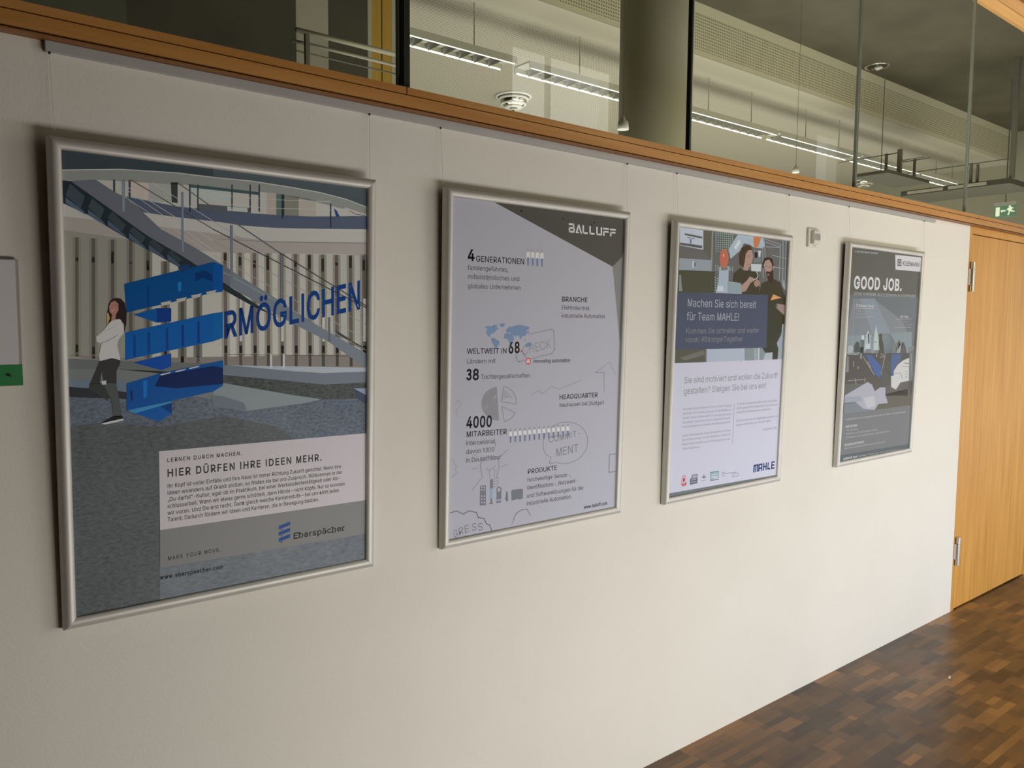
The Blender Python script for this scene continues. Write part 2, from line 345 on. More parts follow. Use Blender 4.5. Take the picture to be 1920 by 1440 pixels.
# ------------------------------------------------------------------ lettering: outlines of a plain grotesque alphabet
GLYPHS = {}
for _ln in """!195 67,160 63,509 132,509 128,160|98,-4 81,-1 66,9 56,24 52,41 56,58 66,73 81,83 98,86 116,83 130,73 140,58 143,41 140,24 130,9 116,-1
#440 242,0 326,509 377,509 294,0|10,140 19,192 400,192 391,140|64,0 147,509 198,509 115,0|40,316 49,368 429,368 421,316
(273 89,207 101,324 132,441 177,539 236,539 191,428 161,313 151,207 160,115 188,16 236,-96 177,-96 139,-21 111,55 95,131
)273 37,-96 86,18 113,116 122,207 112,313 82,428 37,539 97,539 142,441 173,323 184,207 178,130 161,53 134,-22 97,-96
,187 38,-119 68,71 137,71 84,-119
-453 337,244 337,188 114,188 114,244
.187 95,-4 78,-1 63,9 53,24 50,41 53,59 63,73 78,83 95,87 113,83 128,73 138,59 141,41 138,24 128,9 113,-1
/249 235,533 71,-76 14,-76 178,533
0453 227,-7 174,1 130,24 95,62 69,113 53,178 48,254 53,330 69,395 95,447 130,484 174,508 227,516 279,508 323,484 358,447 384,395 400,330 405,254 400,178 384,113 359,62 323,24 279,1|227,50 261,56 290,74 313,103 330,144 340,194 344,254 340,314 330,365 313,405 290,435 261,453 227,460 192,453 163,435 140,405 123,365 113,314 109,254 113,194 123,144 140,103 163,74 192,56
1330 206,509 206,0 142,0 142,448 139,448 26,358 26,427 128,509
2453 64,0 64,47 234,229 282,282 311,327 320,371 317,397 308,419 293,436 273,449 224,460 196,457 172,447 153,433 139,413 130,390 127,362 66,362 71,405 86,442 111,473 143,496 182,511 225,516 268,511 306,497 337,474 361,445 376,411 381,372 371,318 336,259 267,180 153,60 153,57 389,57 389,0
3370 53,423 80,465 121,495 170,509 221,503 267,481 301,444 318,397 315,348 294,303 257,269 210,250 158,249 168,306 198,307 225,317 247,336 259,361 260,389 250,414 231,435 205,448 175,451 147,443 123,427 108,403|156,283 213,282 266,260 306,221 329,170 331,115 311,62 273,21 222,-4 165,-8 110,9 66,44 38,93 94,110 111,81 138,60 171,50 207,52 238,67 262,92 274,124 273,158 259,188 234,212 201,225 166,226
4453 40,105 40,158 247,509 311,509 109,166 109,163 413,163 413,105|282,0 282,121 282,146 282,318 343,318 343,0
5453 221,-7 178,-2 140,11 108,32 83,60 66,93 60,130 122,130 127,108 138,89 173,60 221,50 250,53 276,64 298,82 314,104 324,131 328,162 324,193 314,221 297,244 275,262 248,273 218,277 167,268 128,246 67,253 96,509 366,509 366,452 151,452 134,301 178,325 229,334 263,330 294,321 321,306 345,285 364,260 379,231 388,199 391,163 385,117 369,76 343,41 309,15 268,-1
6453 226,-7 182,-1 142,15 109,40 84,74 69,115 64,162 68,199 80,239 137,340 252,509 322,509 151,261 145,261 165,288 196,307 235,314 278,309 316,295 346,271 370,240 384,201 389,157 384,112 368,73 343,39 310,14 271,-2|226,48 254,52 279,63 299,79 314,101 324,128 327,157 324,187 314,213 299,235 279,251 254,262 226,265 198,262 174,252 153,235 138,214 128,188 125,158 128,128 138,102 153,79 174,63 198,52
7453 97,0 323,448 323,452 62,452 62,509 391,509 391,449 165,0
8453 226,-7 178,-2 136,11 101,33 74,62 57,96 52,135 55,166 65,195 81,220 101,241 125,256 153,265 119,282 93,308 76,342 70,380 75,417 90,450 114,477 146,498 184,511 226,516 269,511 306,498 337,477 361,450 377,417 382,380 376,342 359,308 333,282 300,267 327,256 351,241 372,220 387,195 397,166 401,135 395,96 378,62 352,33 317,11 275,-2|226,49 258,52 285,60 307,74 323,91 333,113 337,139 333,165 322,189 305,208 283,223 256,232 226,235 196,232 169,223 147,208 130,189 119,165 115,139 119,113 129,91 145,74 167,60 195,52|226,290 274,300 293,313 307,330 316,351 319,376 316,399 308,420 294,437 275,449 226,460 177,449 159,437 145,420 136,399 133,376 136,351 145,330 159,313 178,300
9453 226,516 271,510 310,494 343,468 368,434 384,393 389,347 385,309 373,270 315,168 200,0 130,0 301,248 307,248 287,221 257,202 218,195 175,199 137,214 106,237 83,269 68,307 64,352 69,397 85,436 110,469 143,494 182,510|226,460 199,457 174,446 154,429 138,407 129,381 125,352 129,322 138,295 154,274 174,257 199,247 226,243 254,247 279,257 299,273 314,295 324,321 327,350 324,381 314,407 299,429 279,446 254,457
:187 95,-4 78,-1 63,9 53,24 50,41 53,59 63,73 78,83 95,87 113,83 128,73 138,59 141,41 138,24 128,9 113,-1|95,271 78,274 63,284 53,299 50,316 53,334 63,349 78,359 95,362 113,359 128,349 138,334 141,316 138,299 128,284 113,274
;187 38,-119 68,71 137,71 84,-119|103,271 86,274 71,284 61,299 58,316 61,334 71,349 86,359 103,362 121,359 136,349 146,334 149,316 146,299 136,284 121,274
?358 132,152 132,159 141,230 153,252 168,269 209,298 247,334 258,357 262,384 259,406 250,425 220,452 178,462 137,453 106,425 96,404 92,378 27,378 33,418 49,452 73,479 103,499 138,511 178,516 219,511 255,498 284,478 306,451 319,418 324,382 319,344 306,311 284,284 254,261 219,235 200,205 194,158 194,152|164,-4 146,-1 131,9 121,24 118,41 121,58 131,73 146,83 164,86 181,83 196,73 206,58 209,41 206,24 196,9 181,-1
A479 16,0 201,509 276,509 463,0 395,0 287,302 264,372 232,478 245,478 213,371 191,302 85,0|110,142 110,199 370,199 370,142
B456 60,0 60,509 241,509 289,504 329,491 359,469 381,442 394,410 398,374 395,344 387,320 356,286 315,267 315,262 339,257 363,245 385,227 402,203 414,173 418,136 413,100 400,67 377,39 344,18 301,4 247,0|125,57 245,57 296,63 330,80 349,105 355,137 352,161 342,184 327,203 306,218 279,228 248,231 125,231|125,285 238,285 288,296 308,309 323,326 333,348 336,372 330,403 313,429 283,446 240,452 125,452
C510 267,-7 205,1 150,25 104,63 70,115 48,179 40,254 48,329 70,393 104,445 150,484 205,508 267,516 340,504 373,490 402,471 427,447 448,418 463,385 473,348 408,348 389,395 357,428 315,449 267,456 223,450 184,432 150,403 125,364 109,314 103,254 109,194 125,145 151,105 184,76 223,59 267,53 315,60 357,81 389,114 408,160 473,160 463,124 448,91 428,62 402,38 373,19 341,5 305,-4
D502 219,0 96,0 96,57 215,57 272,63 318,81 354,110 379,149 394,198 399,255 394,312 379,361 354,399 320,428 275,446 221,452 93,452 93,509 225,509 294,501 353,478 399,441 433,391 455,329 462,255 455,181 433,119 398,68 351,31 291,8|125,509 125,0 60,0 60,509
E418 60,0 60,509 372,509 372,452 125,452 125,286 355,286 355,229 125,229 125,57 375,57 375,0
F410 60,0 60,509 369,509 369,452 125,452 125,278 346,278 346,221 125,221 125,0
G520 269,-7 205,1 149,25 104,64 69,116 47,179 40,254 47,329 69,393 103,445 149,484 203,508 265,516 304,513 340,504 374,489 403,469 429,445 449,416 465,384 474,349 408,349 387,393 356,427 315,448 265,456 222,450 183,432 150,404 125,364 109,314 103,254 109,194 125,145 151,105 184,76 224,59 269,53 309,57 345,71 374,93 396,123 410,160 415,202 434,199 283,199 283,256 478,256 478,200 471,141 451,91 419,50 377,19 326,0
H516 60,0 60,509 125,509 125,289 392,289 392,509 457,509 457,0 392,0 392,232 125,232 125,0
I195 66,0 66,509 129,509 129,0
J396 185,-7 124,3 75,33 44,81 33,145 33,173 98,173 98,145 104,104 122,74 149,56 185,50 220,56 248,74 266,104 272,145 272,509 336,509 336,145 326,81 294,33 246,3
K466 104,145 104,216 139,261 174,303 212,344 364,509 448,509 231,276 228,276|60,0 60,509 125,509 125,334 124,225 125,193 125,0|372,0 188,259 228,309 449,0
L392 60,0 60,509 125,509 125,57 361,57 361,0
M545 58,0 118,0 118,509 58,509|427,0 487,0 487,509 427,509|245,0 300,0 134,509 70,509|245,0 300,0 475,509 411,509
N523 60,0 60,509 136,509 343,183 363,151 388,107 414,55 405,54 401,108 399,157 399,195 399,509 463,509 463,0 387,0 202,290 177,331 148,381 108,452 119,454 122,384 124,328 125,291 125,0
O533 267,-7 205,1 150,25 105,63 70,115 48,179 40,254 48,329 70,393 105,445 150,484 205,508 267,516 329,508 384,484 429,445 464,393 486,329 493,254 486,179 464,115 429,63 384,25 329,1|267,53 310,59 349,76 383,105 408,144 425,194 430,254 425,314 408,365 383,404 349,433 310,450 267,456 223,450 184,433 151,404 125,364 109,314 103,254 109,194 125,144 151,105 184,76 223,59
P444 60,0 60,509 235,509 289,503 332,487 366,462 390,430 404,391 409,348 404,304 390,265 366,233 332,207 289,191 235,186 109,186 109,242 233,242 269,246 297,256 318,272 333,294 342,319 344,348 342,376 333,402 318,423 297,439 268,449 232,452 125,452 125,0
Q533 245,159 313,159 369,85 384,65 468,-48 401,-48 346,27 331,46|267,-7 205,1 150,25 105,63 70,115 48,179 40,254 48,329 70,393 105,445 150,484 205,508 267,516 329,508 384,484 429,445 464,393 486,329 493,254 486,179 464,115 429,63 384,25 329,1|267,53 310,59 349,76 383,105 408,144 425,194 430,254 425,314 408,365 383,404 349,433 310,450 267,456 223,450 184,433 151,404 125,364 109,314 103,254 109,194 125,144 151,105 184,76 223,59
R448 60,0 60,509 236,509 290,504 333,489 367,465 390,433 405,395 409,352 405,309 390,271 367,240 333,217 289,203 236,198 96,198 96,255 234,255 269,258 298,267 319,281 334,300 342,324 345,352 342,380 334,405 319,425 298,440 269,449 233,452 125,452 125,0|353,0 230,229 303,229 428,0
S446 224,-9 172,-4 128,9 91,31 64,60 46,96 38,137 104,137 110,110 123,88 142,71 166,59 224,49 257,52 286,60 311,74 329,92 341,114 346,139 342,161 332,179 296,205 245,222 184,239 128,260 86,289 60,326 52,372 58,413 75,448 102,476 138,498 180,511 227,516 275,511 316,498 351,476 377,449 394,415 401,378 337,378 326,412 302,437 267,453 225,459 194,456 167,448 145,435 129,418 118,398 115,376 119,352 131,334 169,308 212,293 264,279 312,264 359,238 395,198 405,171 408,139 403,99 386,64 360,34 323,11 278,-4
T448 32,452 32,509 417,509 417,452 257,452 257,0 193,0 193,452
U517 259,-8 203,-2 154,15 114,43 85,80 66,124 60,173 60,509 124,509 124,178 128,144 141,113 160,87 187,68 220,56 259,52 298,56 331,68 357,87 377,113 389,144 393,178 393,509 457,509 457,173 451,124 433,80 403,43 363,15 315,-2
V479 204,0 16,509 84,509 192,206 215,137 248,31 235,31 267,138 290,206 395,509 463,509 278,0
W686 155,0 16,509 82,509 163,196 175,145 187,94 197,40 189,40 200,94 211,145 224,196 306,509 380,509 462,196 474,145 486,94 497,40 488,40 499,94 510,145 523,196 603,509 670,509 530,0 455,0 368,323 351,391 336,475 350,475 335,395 318,323 230,0
X474 18,0 217,284 217,236 29,509 104,509 178,400 204,361 223,329 243,292 232,292 252,329 272,361 298,400 374,509 446,509 259,239 259,287 456,0 382,0 292,129 268,165 250,195 230,231 244,231 225,196 206,166 182,129 91,0
Y471 203,0 203,208 16,509 91,509 192,344 222,292 250,230 224,230 251,293 280,344 381,509 455,509 268,208 268,0
Z438 42,0 42,46 273,385 306,431 341,476 348,454 285,452 223,452 40,452 40,509 397,509 397,462 169,129 134,81 97,33 90,54 152,57 214,57 399,57 399,0
a389 160,-9 126,-5 94,5 68,22 48,45 35,73 30,108 34,138 43,161 58,179 78,193 125,211 178,220 234,227 265,235 273,243 276,255 267,297 240,322 196,331 149,322 118,301 100,274 41,291 57,322 79,346 104,364 133,375 194,384 239,379 286,360 306,343 322,320 333,290 337,251 337,0 277,0 277,52 272,52 252,25 215,1|170,45 202,49 228,59 248,74 263,93 272,115 276,138 276,190 259,182 231,176 200,171 175,168 134,159 103,139 95,124 92,105 102,72 130,52
b424 229,-8 198,-5 172,4 138,31 118,59 112,59 112,0 53,0 53,509 114,509 114,319 118,319 137,346 171,373 197,381 229,384 274,378 313,361 345,332 370,293 385,245 390,189 385,133 370,84 346,45 313,16 274,-2|220,47 253,51 279,66 301,88 316,117 325,151 328,189 325,227 316,261 301,290 280,311 253,325 220,330 188,325 161,312 140,291 125,263 116,229 113,189 116,150 125,115 140,86 162,65 188,51
c395 207,-8 159,-2 117,16 82,46 56,85 40,133 34,187 40,243 56,291 82,330 117,360 159,378 207,384 260,377 305,356 340,322 362,277 303,262 290,289 270,311 242,325 207,330 173,325 145,310 124,287 108,258 99,224 96,187 99,151 108,117 124,89 145,66 173,51 207,46 243,52 271,66 292,89 304,117 363,102 341,56 306,21 261,-1
d424 195,-8 151,-2 111,16 79,45 55,84 39,133 34,189 39,245 55,293 79,332 112,361 151,378 196,384 228,381 253,373 287,346 306,319 311,319 311,509 372,509 372,0 313,0 313,59 307,59 287,31 252,4 227,-5|205,47 236,51 263,65 284,86 299,115 309,150 312,189 309,229 300,263 284,291 263,312 237,325 205,330 172,325 145,311 124,290 108,261 99,227 96,189 99,151 109,117 124,88 145,66 172,51
e403 212,-8 161,-2 117,16 82,46 56,85 40,132 34,187 39,242 55,290 81,329 115,359 157,378 205,384 266,374 294,361 319,341 341,315 357,282 368,242 371,194 371,169 75,169 75,221 338,221 310,202 307,237 298,269 283,294 263,314 237,326 205,330 173,326 146,313 125,294 109,270 99,241 96,211 96,178 100,139 110,106 128,80 151,61 179,50 212,46 254,53 285,73 306,105 365,91 353,63 335,39 311,19 283,4 249,-5
f253 228,379 228,327 6,327 6,379|81,0 81,432 84,461 96,486 113,505 135,519 187,530 222,527 243,521 227,468 215,472 195,474 171,470 154,460 145,443 142,419 142,0
g425 207,-151 168,-148 134,-140 82,-110 51,-69 101,-41 122,-66 154,-88 207,-97 249,-92 282,-75 304,-47 311,-6 311,68 306,68 287,41 252,16 227,8 195,5 152,10 113,27 80,53 55,90 39,136 34,191 39,246 55,293 80,332 112,361 152,378 196,384 228,382 253,373 288,346 308,319 313,319 313,379 372,379 372,-9 367,-54 350,-90 324,-117 291,-136 251,-147|205,59 237,63 264,75 285,95 300,121 309,154 312,193 309,231 300,264 285,291 264,312 237,325 205,330 172,325 145,312 124,290 109,262 99,229 96,193 99,155 109,123 124,96 145,76 172,63
h410 114,227 114,0 53,0 53,509 114,509 114,287 102,287 124,332 152,362 187,379 227,384 264,380 295,369 321,349 341,321 353,285 357,240 357,0 296,0 296,235 290,275 273,304 246,323 210,329 184,326 161,317 141,303 126,283 117,257
i166 53,0 53,379 114,379 114,0|84,443 67,446 54,455 44,468 41,483 44,499 54,512 67,521 84,524 100,521 114,512 123,499 126,483 123,468 114,455 100,446
j166 53,379 114,379 114,-30 111,-63 102,-90 86,-113 65,-129 37,-139 4,-143 -10,-143 -10,-87 2,-87 25,-83 40,-72 50,-54 53,-29|83,443 67,446 53,455 44,468 41,483 44,499 53,512 67,521 83,524 100,521 114,512 123,499 126,483 123,468 114,455 100,446
k380 110,137 110,212 121,212 284,379 360,379 184,199 177,199|53,0 53,509 114,509 114,0|294,0 148,186 191,229 372,0
l175 57,0 57,509 118,509 118,0
m609 53,0 53,379 112,379 112,295 108,295 118,323 132,346 172,376 219,386 257,380 287,361 309,331 321,295 312,295 322,321 337,343 381,375 437,386 468,383 497,372 522,354 541,328 553,296 557,255 557,0 496,0 496,254 490,289 473,313 447,326 419,330 395,328 374,320 345,290 335,247 335,0 274,0 274,260 269,288 253,311 229,326 199,330 158,320 140,307 126,289 117,266 114,238 114,0
n409 114,227 114,0 53,0 53,379 112,379 112,287 102,287 124,332 152,362 187,379 227,384 264,380 295,369 321,349 341,321 353,285 357,240 357,0 296,0 296,235 290,275 273,304 246,323 210,329 184,326 161,317 141,303 126,283 117,257
o415 207,-8 159,-2 117,16 82,46 56,85 40,133 34,187 40,243 56,291 82,330 117,360 159,378 207,384 256,378 299,360 333,330 359,291 376,243 381,187 376,133 359,85 333,46 299,16 256,-2|207,46 242,51 270,66 292,89 307,117 316,151 319,187 316,224 307,258 292,287 270,310 242,325 207,330 173,325 145,310 124,287 108,258 99,224 96,187 99,151 108,117 124,89 145,66 173,51
p424 53,-143 53,379 112,379 112,319 118,319 137,346 171,373 197,381 229,384 274,378 313,361 345,332 370,293 385,245 390,189 385,133 370,84 346,45 313,16 274,-2 229,-8 198,-5 173,4 138,31 118,59 114,59 114,-143|220,47 253,51 279,66 301,88 316,117 325,151 328,189 325,227 316,261 301,290 280,311 253,325 220,330 188,325 161,312 140,291 125,263 116,229 113,189 116,150 125,115 140,86 162,65 188,51
q424 372,-143 311,-143 311,59 306,59 287,31 252,4 227,-5 195,-8 151,-2 111,16 79,45 55,84 39,133 34,189 39,245 55,293 79,332 112,361 151,378 196,384 228,381 253,373 287,346 307,319 313,319 313,379 372,379|205,47 236,51 263,65 284,86 299,115 309,150 312,189 309,229 300,263 284,291 263,312 237,325 205,330 172,325 145,311 124,290 108,261 99,227 96,189 99,151 109,117 124,88 145,66 172,51
r259 53,0 53,379 112,379 112,321 115,321 130,347 152,367 181,380 213,385 229,384 243,384 243,322 230,324 207,326 182,323 159,315 140,301 126,284 117,262 114,237 114,0
s364 182,-8 145,-5 112,3 84,18 62,38 45,63 36,94 94,107 105,79 124,60 150,49 181,45 217,50 244,62 262,81 268,103 265,121 254,136 237,147 212,155 149,170 104,186 72,208 53,237 47,274 51,305 65,332 87,354 115,370 149,381 187,384 223,381 254,372 279,358 299,339 324,290 268,277 258,298 243,316 219,328 187,333 156,329 131,317 114,299 109,277 112,258 124,243 172,223 229,209 275,194 306,171 325,142 331,107 326,75 312,47 290,24 260,6 223,-5
t227 204,379 204,327 6,327 6,379|65,471 126,471 126,98 128,76 136,61 150,53 170,50 185,51 202,54 213,2 192,-3 168,-4 125,2 92,21 72,52 65,93
u410 182,-5 146,-1 115,11 89,31 69,59 57,95 53,139 53,379 114,379 114,144 119,105 137,75 164,56 200,50 226,53 249,62 268,77 283,97 293,122 296,153 296,379 357,379 357,0 298,0 298,92 307,92 286,47 257,17 222,0
v389 163,0 17,379 84,379 165,155 187,87 206,21 184,21 203,87 224,155 305,379 371,379 226,0
w567 138,0 23,379 87,379 133,214 154,137 175,41 165,41 186,135 206,214 252,379 316,379 362,214 382,136 402,41 391,41 413,135 434,214 480,379 545,379 429,0 368,0 319,172 305,225 291,280 277,338 291,338 277,280 263,225 248,172 199,0
x378 21,0 171,218 171,171 29,379 100,379 147,306 179,253 207,206 175,206 202,253 233,306 282,379 352,379 209,169 209,214 358,0 287,0 231,85 200,136 173,182 205,182 178,136 148,85 91,0
y389 47,-139 61,-86 71,-87 104,-89 130,-74 151,-36 163,-1 17,379 84,379 165,155 187,87 206,21 184,21 202,87 224,155 305,379 371,379 204,-58 177,-107 139,-136 91,-145 65,-143
z380 42,0 42,46 254,320 254,323 48,323 48,379 333,379 333,331 126,60 126,56 339,56 339,0
Ä479 16,0 201,509 276,509 463,0 395,0 287,302 264,372 232,478 245,478 213,371 191,302 85,0|110,142 110,199 370,199 370,142|312,572 296,575 283,584 274,597 271,612 274,628 283,641 296,650 312,653 327,650 340,641 349,628 352,612 349,597 340,584 327,575|168,572 152,575 139,584 130,597 127,612 130,628 139,641 152,650 168,653 183,650 196,641 205,628 208,612 205,597 196,584 183,575
Ö533 267,-7 205,1 150,25 105,63 70,115 48,179 40,254 48,329 70,393 105,445 150,484 205,508 267,516 329,508 384,484 429,445 464,393 486,329 493,254 486,179 464,115 429,63 384,25 329,1|267,53 310,59 349,76 383,105 408,144 425,194 430,254 425,314 408,365 383,404 349,433 310,450 267,456 223,450 184,433 151,404 125,364 109,314 103,254 109,194 125,144 151,105 184,76 223,59|339,572 323,575 310,584 301,597 298,612 301,628 310,641 323,650 339,653 355,650 368,641 376,628 379,612 376,597 368,584 355,575|195,572 180,575 167,584 158,597 155,612 158,628 167,641 180,650 195,653 211,650 224,641 233,628 236,612 233,597 224,584 211,575
Ü517 259,-8 203,-2 154,15 114,43 85,80 66,124 60,173 60,509 124,509 124,178 128,144 141,113 160,87 187,68 220,56 259,52 298,56 331,68 357,87 377,113 389,144 393,178 393,509 457,509 457,173 451,124 433,80 403,43 363,15 315,-2|331,572 315,575 302,584 293,597 290,612 293,628 302,641 315,650 331,653 346,650 359,641 368,628 371,612 368,597 359,584 346,575|187,572 172,575 158,584 149,597 146,612 149,628 158,641 172,650 187,653 203,650 216,641 224,628 227,612 224,597 216,584 203,575
ß441 122,362 122,0 60,0 60,362 70,429 99,477 143,506 197,516 229,512 260,503 289,486 312,463 327,432 332,393 325,351 309,322 292,299 285,272 288,256 297,241 327,215 362,188 391,152 400,129 403,100 399,69 386,42 366,21 340,6 307,-4 269,-7 207,1 164,20 187,74 217,58 265,50 297,53 321,64 337,81 342,104 339,123 330,139 300,167 264,194 235,227 226,247 223,272 230,306 247,329 264,353 272,388 266,420 250,442 226,455 197,459 164,453 141,435 127,405
ä389 160,-9 126,-5 94,5 68,22 48,45 35,73 30,108 34,138 43,161 58,179 78,193 125,211 178,220 234,227 265,235 273,243 276,255 267,297 240,322 196,331 149,322 118,301 100,274 41,291 57,322 79,346 104,364 133,375 194,384 239,379 286,360 306,343 322,320 333,290 337,251 337,0 277,0 277,52 272,52 252,25 215,1|170,45 202,49 228,59 248,74 263,93 272,115 276,138 276,190 259,182 231,176 200,171 175,168 134,159 103,139 95,124 92,105 102,72 130,52|261,443 246,446 233,455 224,468 221,483 224,499 233,512 246,520 261,523 277,520 290,512 299,499 301,483 299,468 290,455 277,446|117,443 102,446 89,455 80,468 77,483 80,499 89,512 102,520 117,523 133,520 146,512 155,499 158,483 155,468 146,455 133,446
ö415 207,-8 159,-2 117,16 82,46 56,85 40,133 34,187 40,243 56,291 82,330 117,360 159,378 207,384 256,378 299,360 333,330 359,291 376,243 381,187 376,133 359,85 333,46 299,16 256,-2|207,46 242,51 270,66 292,89 307,117 316,151 319,187 316,224 307,258 292,287 270,310 242,325 207,330 173,325 145,310 124,287 108,258 99,224 96,187 99,151 108,117 124,89 145,66 173,51|279,443 264,446 251,455 242,468 239,483 242,499 251,512 264,520 279,523 295,520 308,512 317,499 320,483 317,468 308,455 295,446|136,443 120,446 107,455 98,468 95,483 98,499 107,512 120,520 136,523 151,520 164,512 173,499 176,483 173,468 164,455 151,446
ü410 182,-5 146,-1 115,11 89,31 69,59 57,95 53,139 53,379 114,379 114,144 119,105 137,75 164,56 200,50 226,53 249,62 268,77 283,97 293,122 296,153 296,379 357,379 357,0 298,0 298,92 307,92 286,47 257,17 222,0|277,443 261,446 248,455 239,468 236,483 239,499 248,512 261,520 277,523 292,520 305,512 314,499 317,483 314,468 305,455 292,446|133,443 118,446 104,455 96,468 93,483 96,499 104,512 118,520 133,523 149,520 162,512 170,499 173,483 170,468 162,455 149,446
–349 350,244 350,188 0,188 0,244
“300 52,318 104,509 151,509 121,318|175,318 228,509 274,509 244,318
„286 38,-119 68,71 138,71 85,-119|161,-119 192,71 261,71 208,-119""".split('\n'):
    if not _ln: continue
    _h, _, _b = _ln[1:].partition(' ')
    GLYPHS[_ln[0]] = (int(_h), [[tuple(map(int, q.split(','))) for q in s.split()] for s in _b.split('|')] if _b else [])
GLYPHS[' '] = (195, [])
CAP = 509.0
def _area(p): return sum(a[0] * b[1] - b[0] * a[1] for a, b in zip(p, p[1:] + p[:1])) / 2
def _inside(q, p):
    r = False
    for (x1, y1), (x2, y2) in zip(p, p[1:] + p[:1]):
        if (y1 > q[1]) != (y2 > q[1]) and q[0] < (x2 - x1) * (q[1] - y1) / (y2 - y1) + x1: r = not r
    return r
def _grow(p, d, sgn):
    out = []
    n = len(p)
    for i in range(n):
        a, b, c = Vector(p[i - 1]), Vector(p[i]), Vector(p[(i + 1) % n])
        e1 = (b - a).normalized(); e2 = (c - b).normalized()
        n1 = Vector((e1.y, -e1.x)); n2 = Vector((e2.y, -e2.x)); m = n1 + n2
        k = m.length
        m = m / k if k > 1e-3 else n1
        q = b + m * (d * sgn / max(0.5, m.dot(n1)))
        out.append((q.x, q.y))
    return out
_gc = {}
def glyph(ch, bold):
    key = (ch, bold)
    if key in _gc: return _gc[key]
    adv, loops = GLYPHS[ch]
    res = []
    if loops:
        sg = 1 if _area(max(loops, key=lambda p: abs(_area(p)))) > 0 else -1
        outs = [p for p in loops if _area(p) * sg > 0]; holes = [p for p in loops if _area(p) * sg < 0]
        for o in outs:
            hs = [h for h in holes if _inside(h[0], o)]
            g = [_grow(q, bold, sg) for q in [o] + hs] if bold else [o] + hs
            flat = [pt for q in g for pt in q]
            tris = tessellate_polygon([[Vector((x, y, 0)) for x, y in q] for q in g])
            res.append((flat, tris))
    _gc[key] = (adv + bold * 1.6, res)
    return _gc[key]

# ------------------------------------------------------------------ framed posters
FW, FH, RAILW, PD = 0.734, 1.0235, 0.025, 0.0125
def daylight_on_wall(x, z):
    """how bright plain white paper reads at this spot of the wall (used only to get ink colours from the photo)"""
    s = math.log(x + 1.0)
    e = math.exp(-1.2279 + 1.0849 * s - 0.1718 * z + 0.4301 * s * z - 0.2377 * z * z - 0.3919 * s * s) / 0.76
    k = max(0.0, z - 1.1) * max(0.3, 1.2 - 0.18 * x)
    return e * 1.02, e * (0.975 - 0.07 * k), e * (0.93 - 0.13 * k)

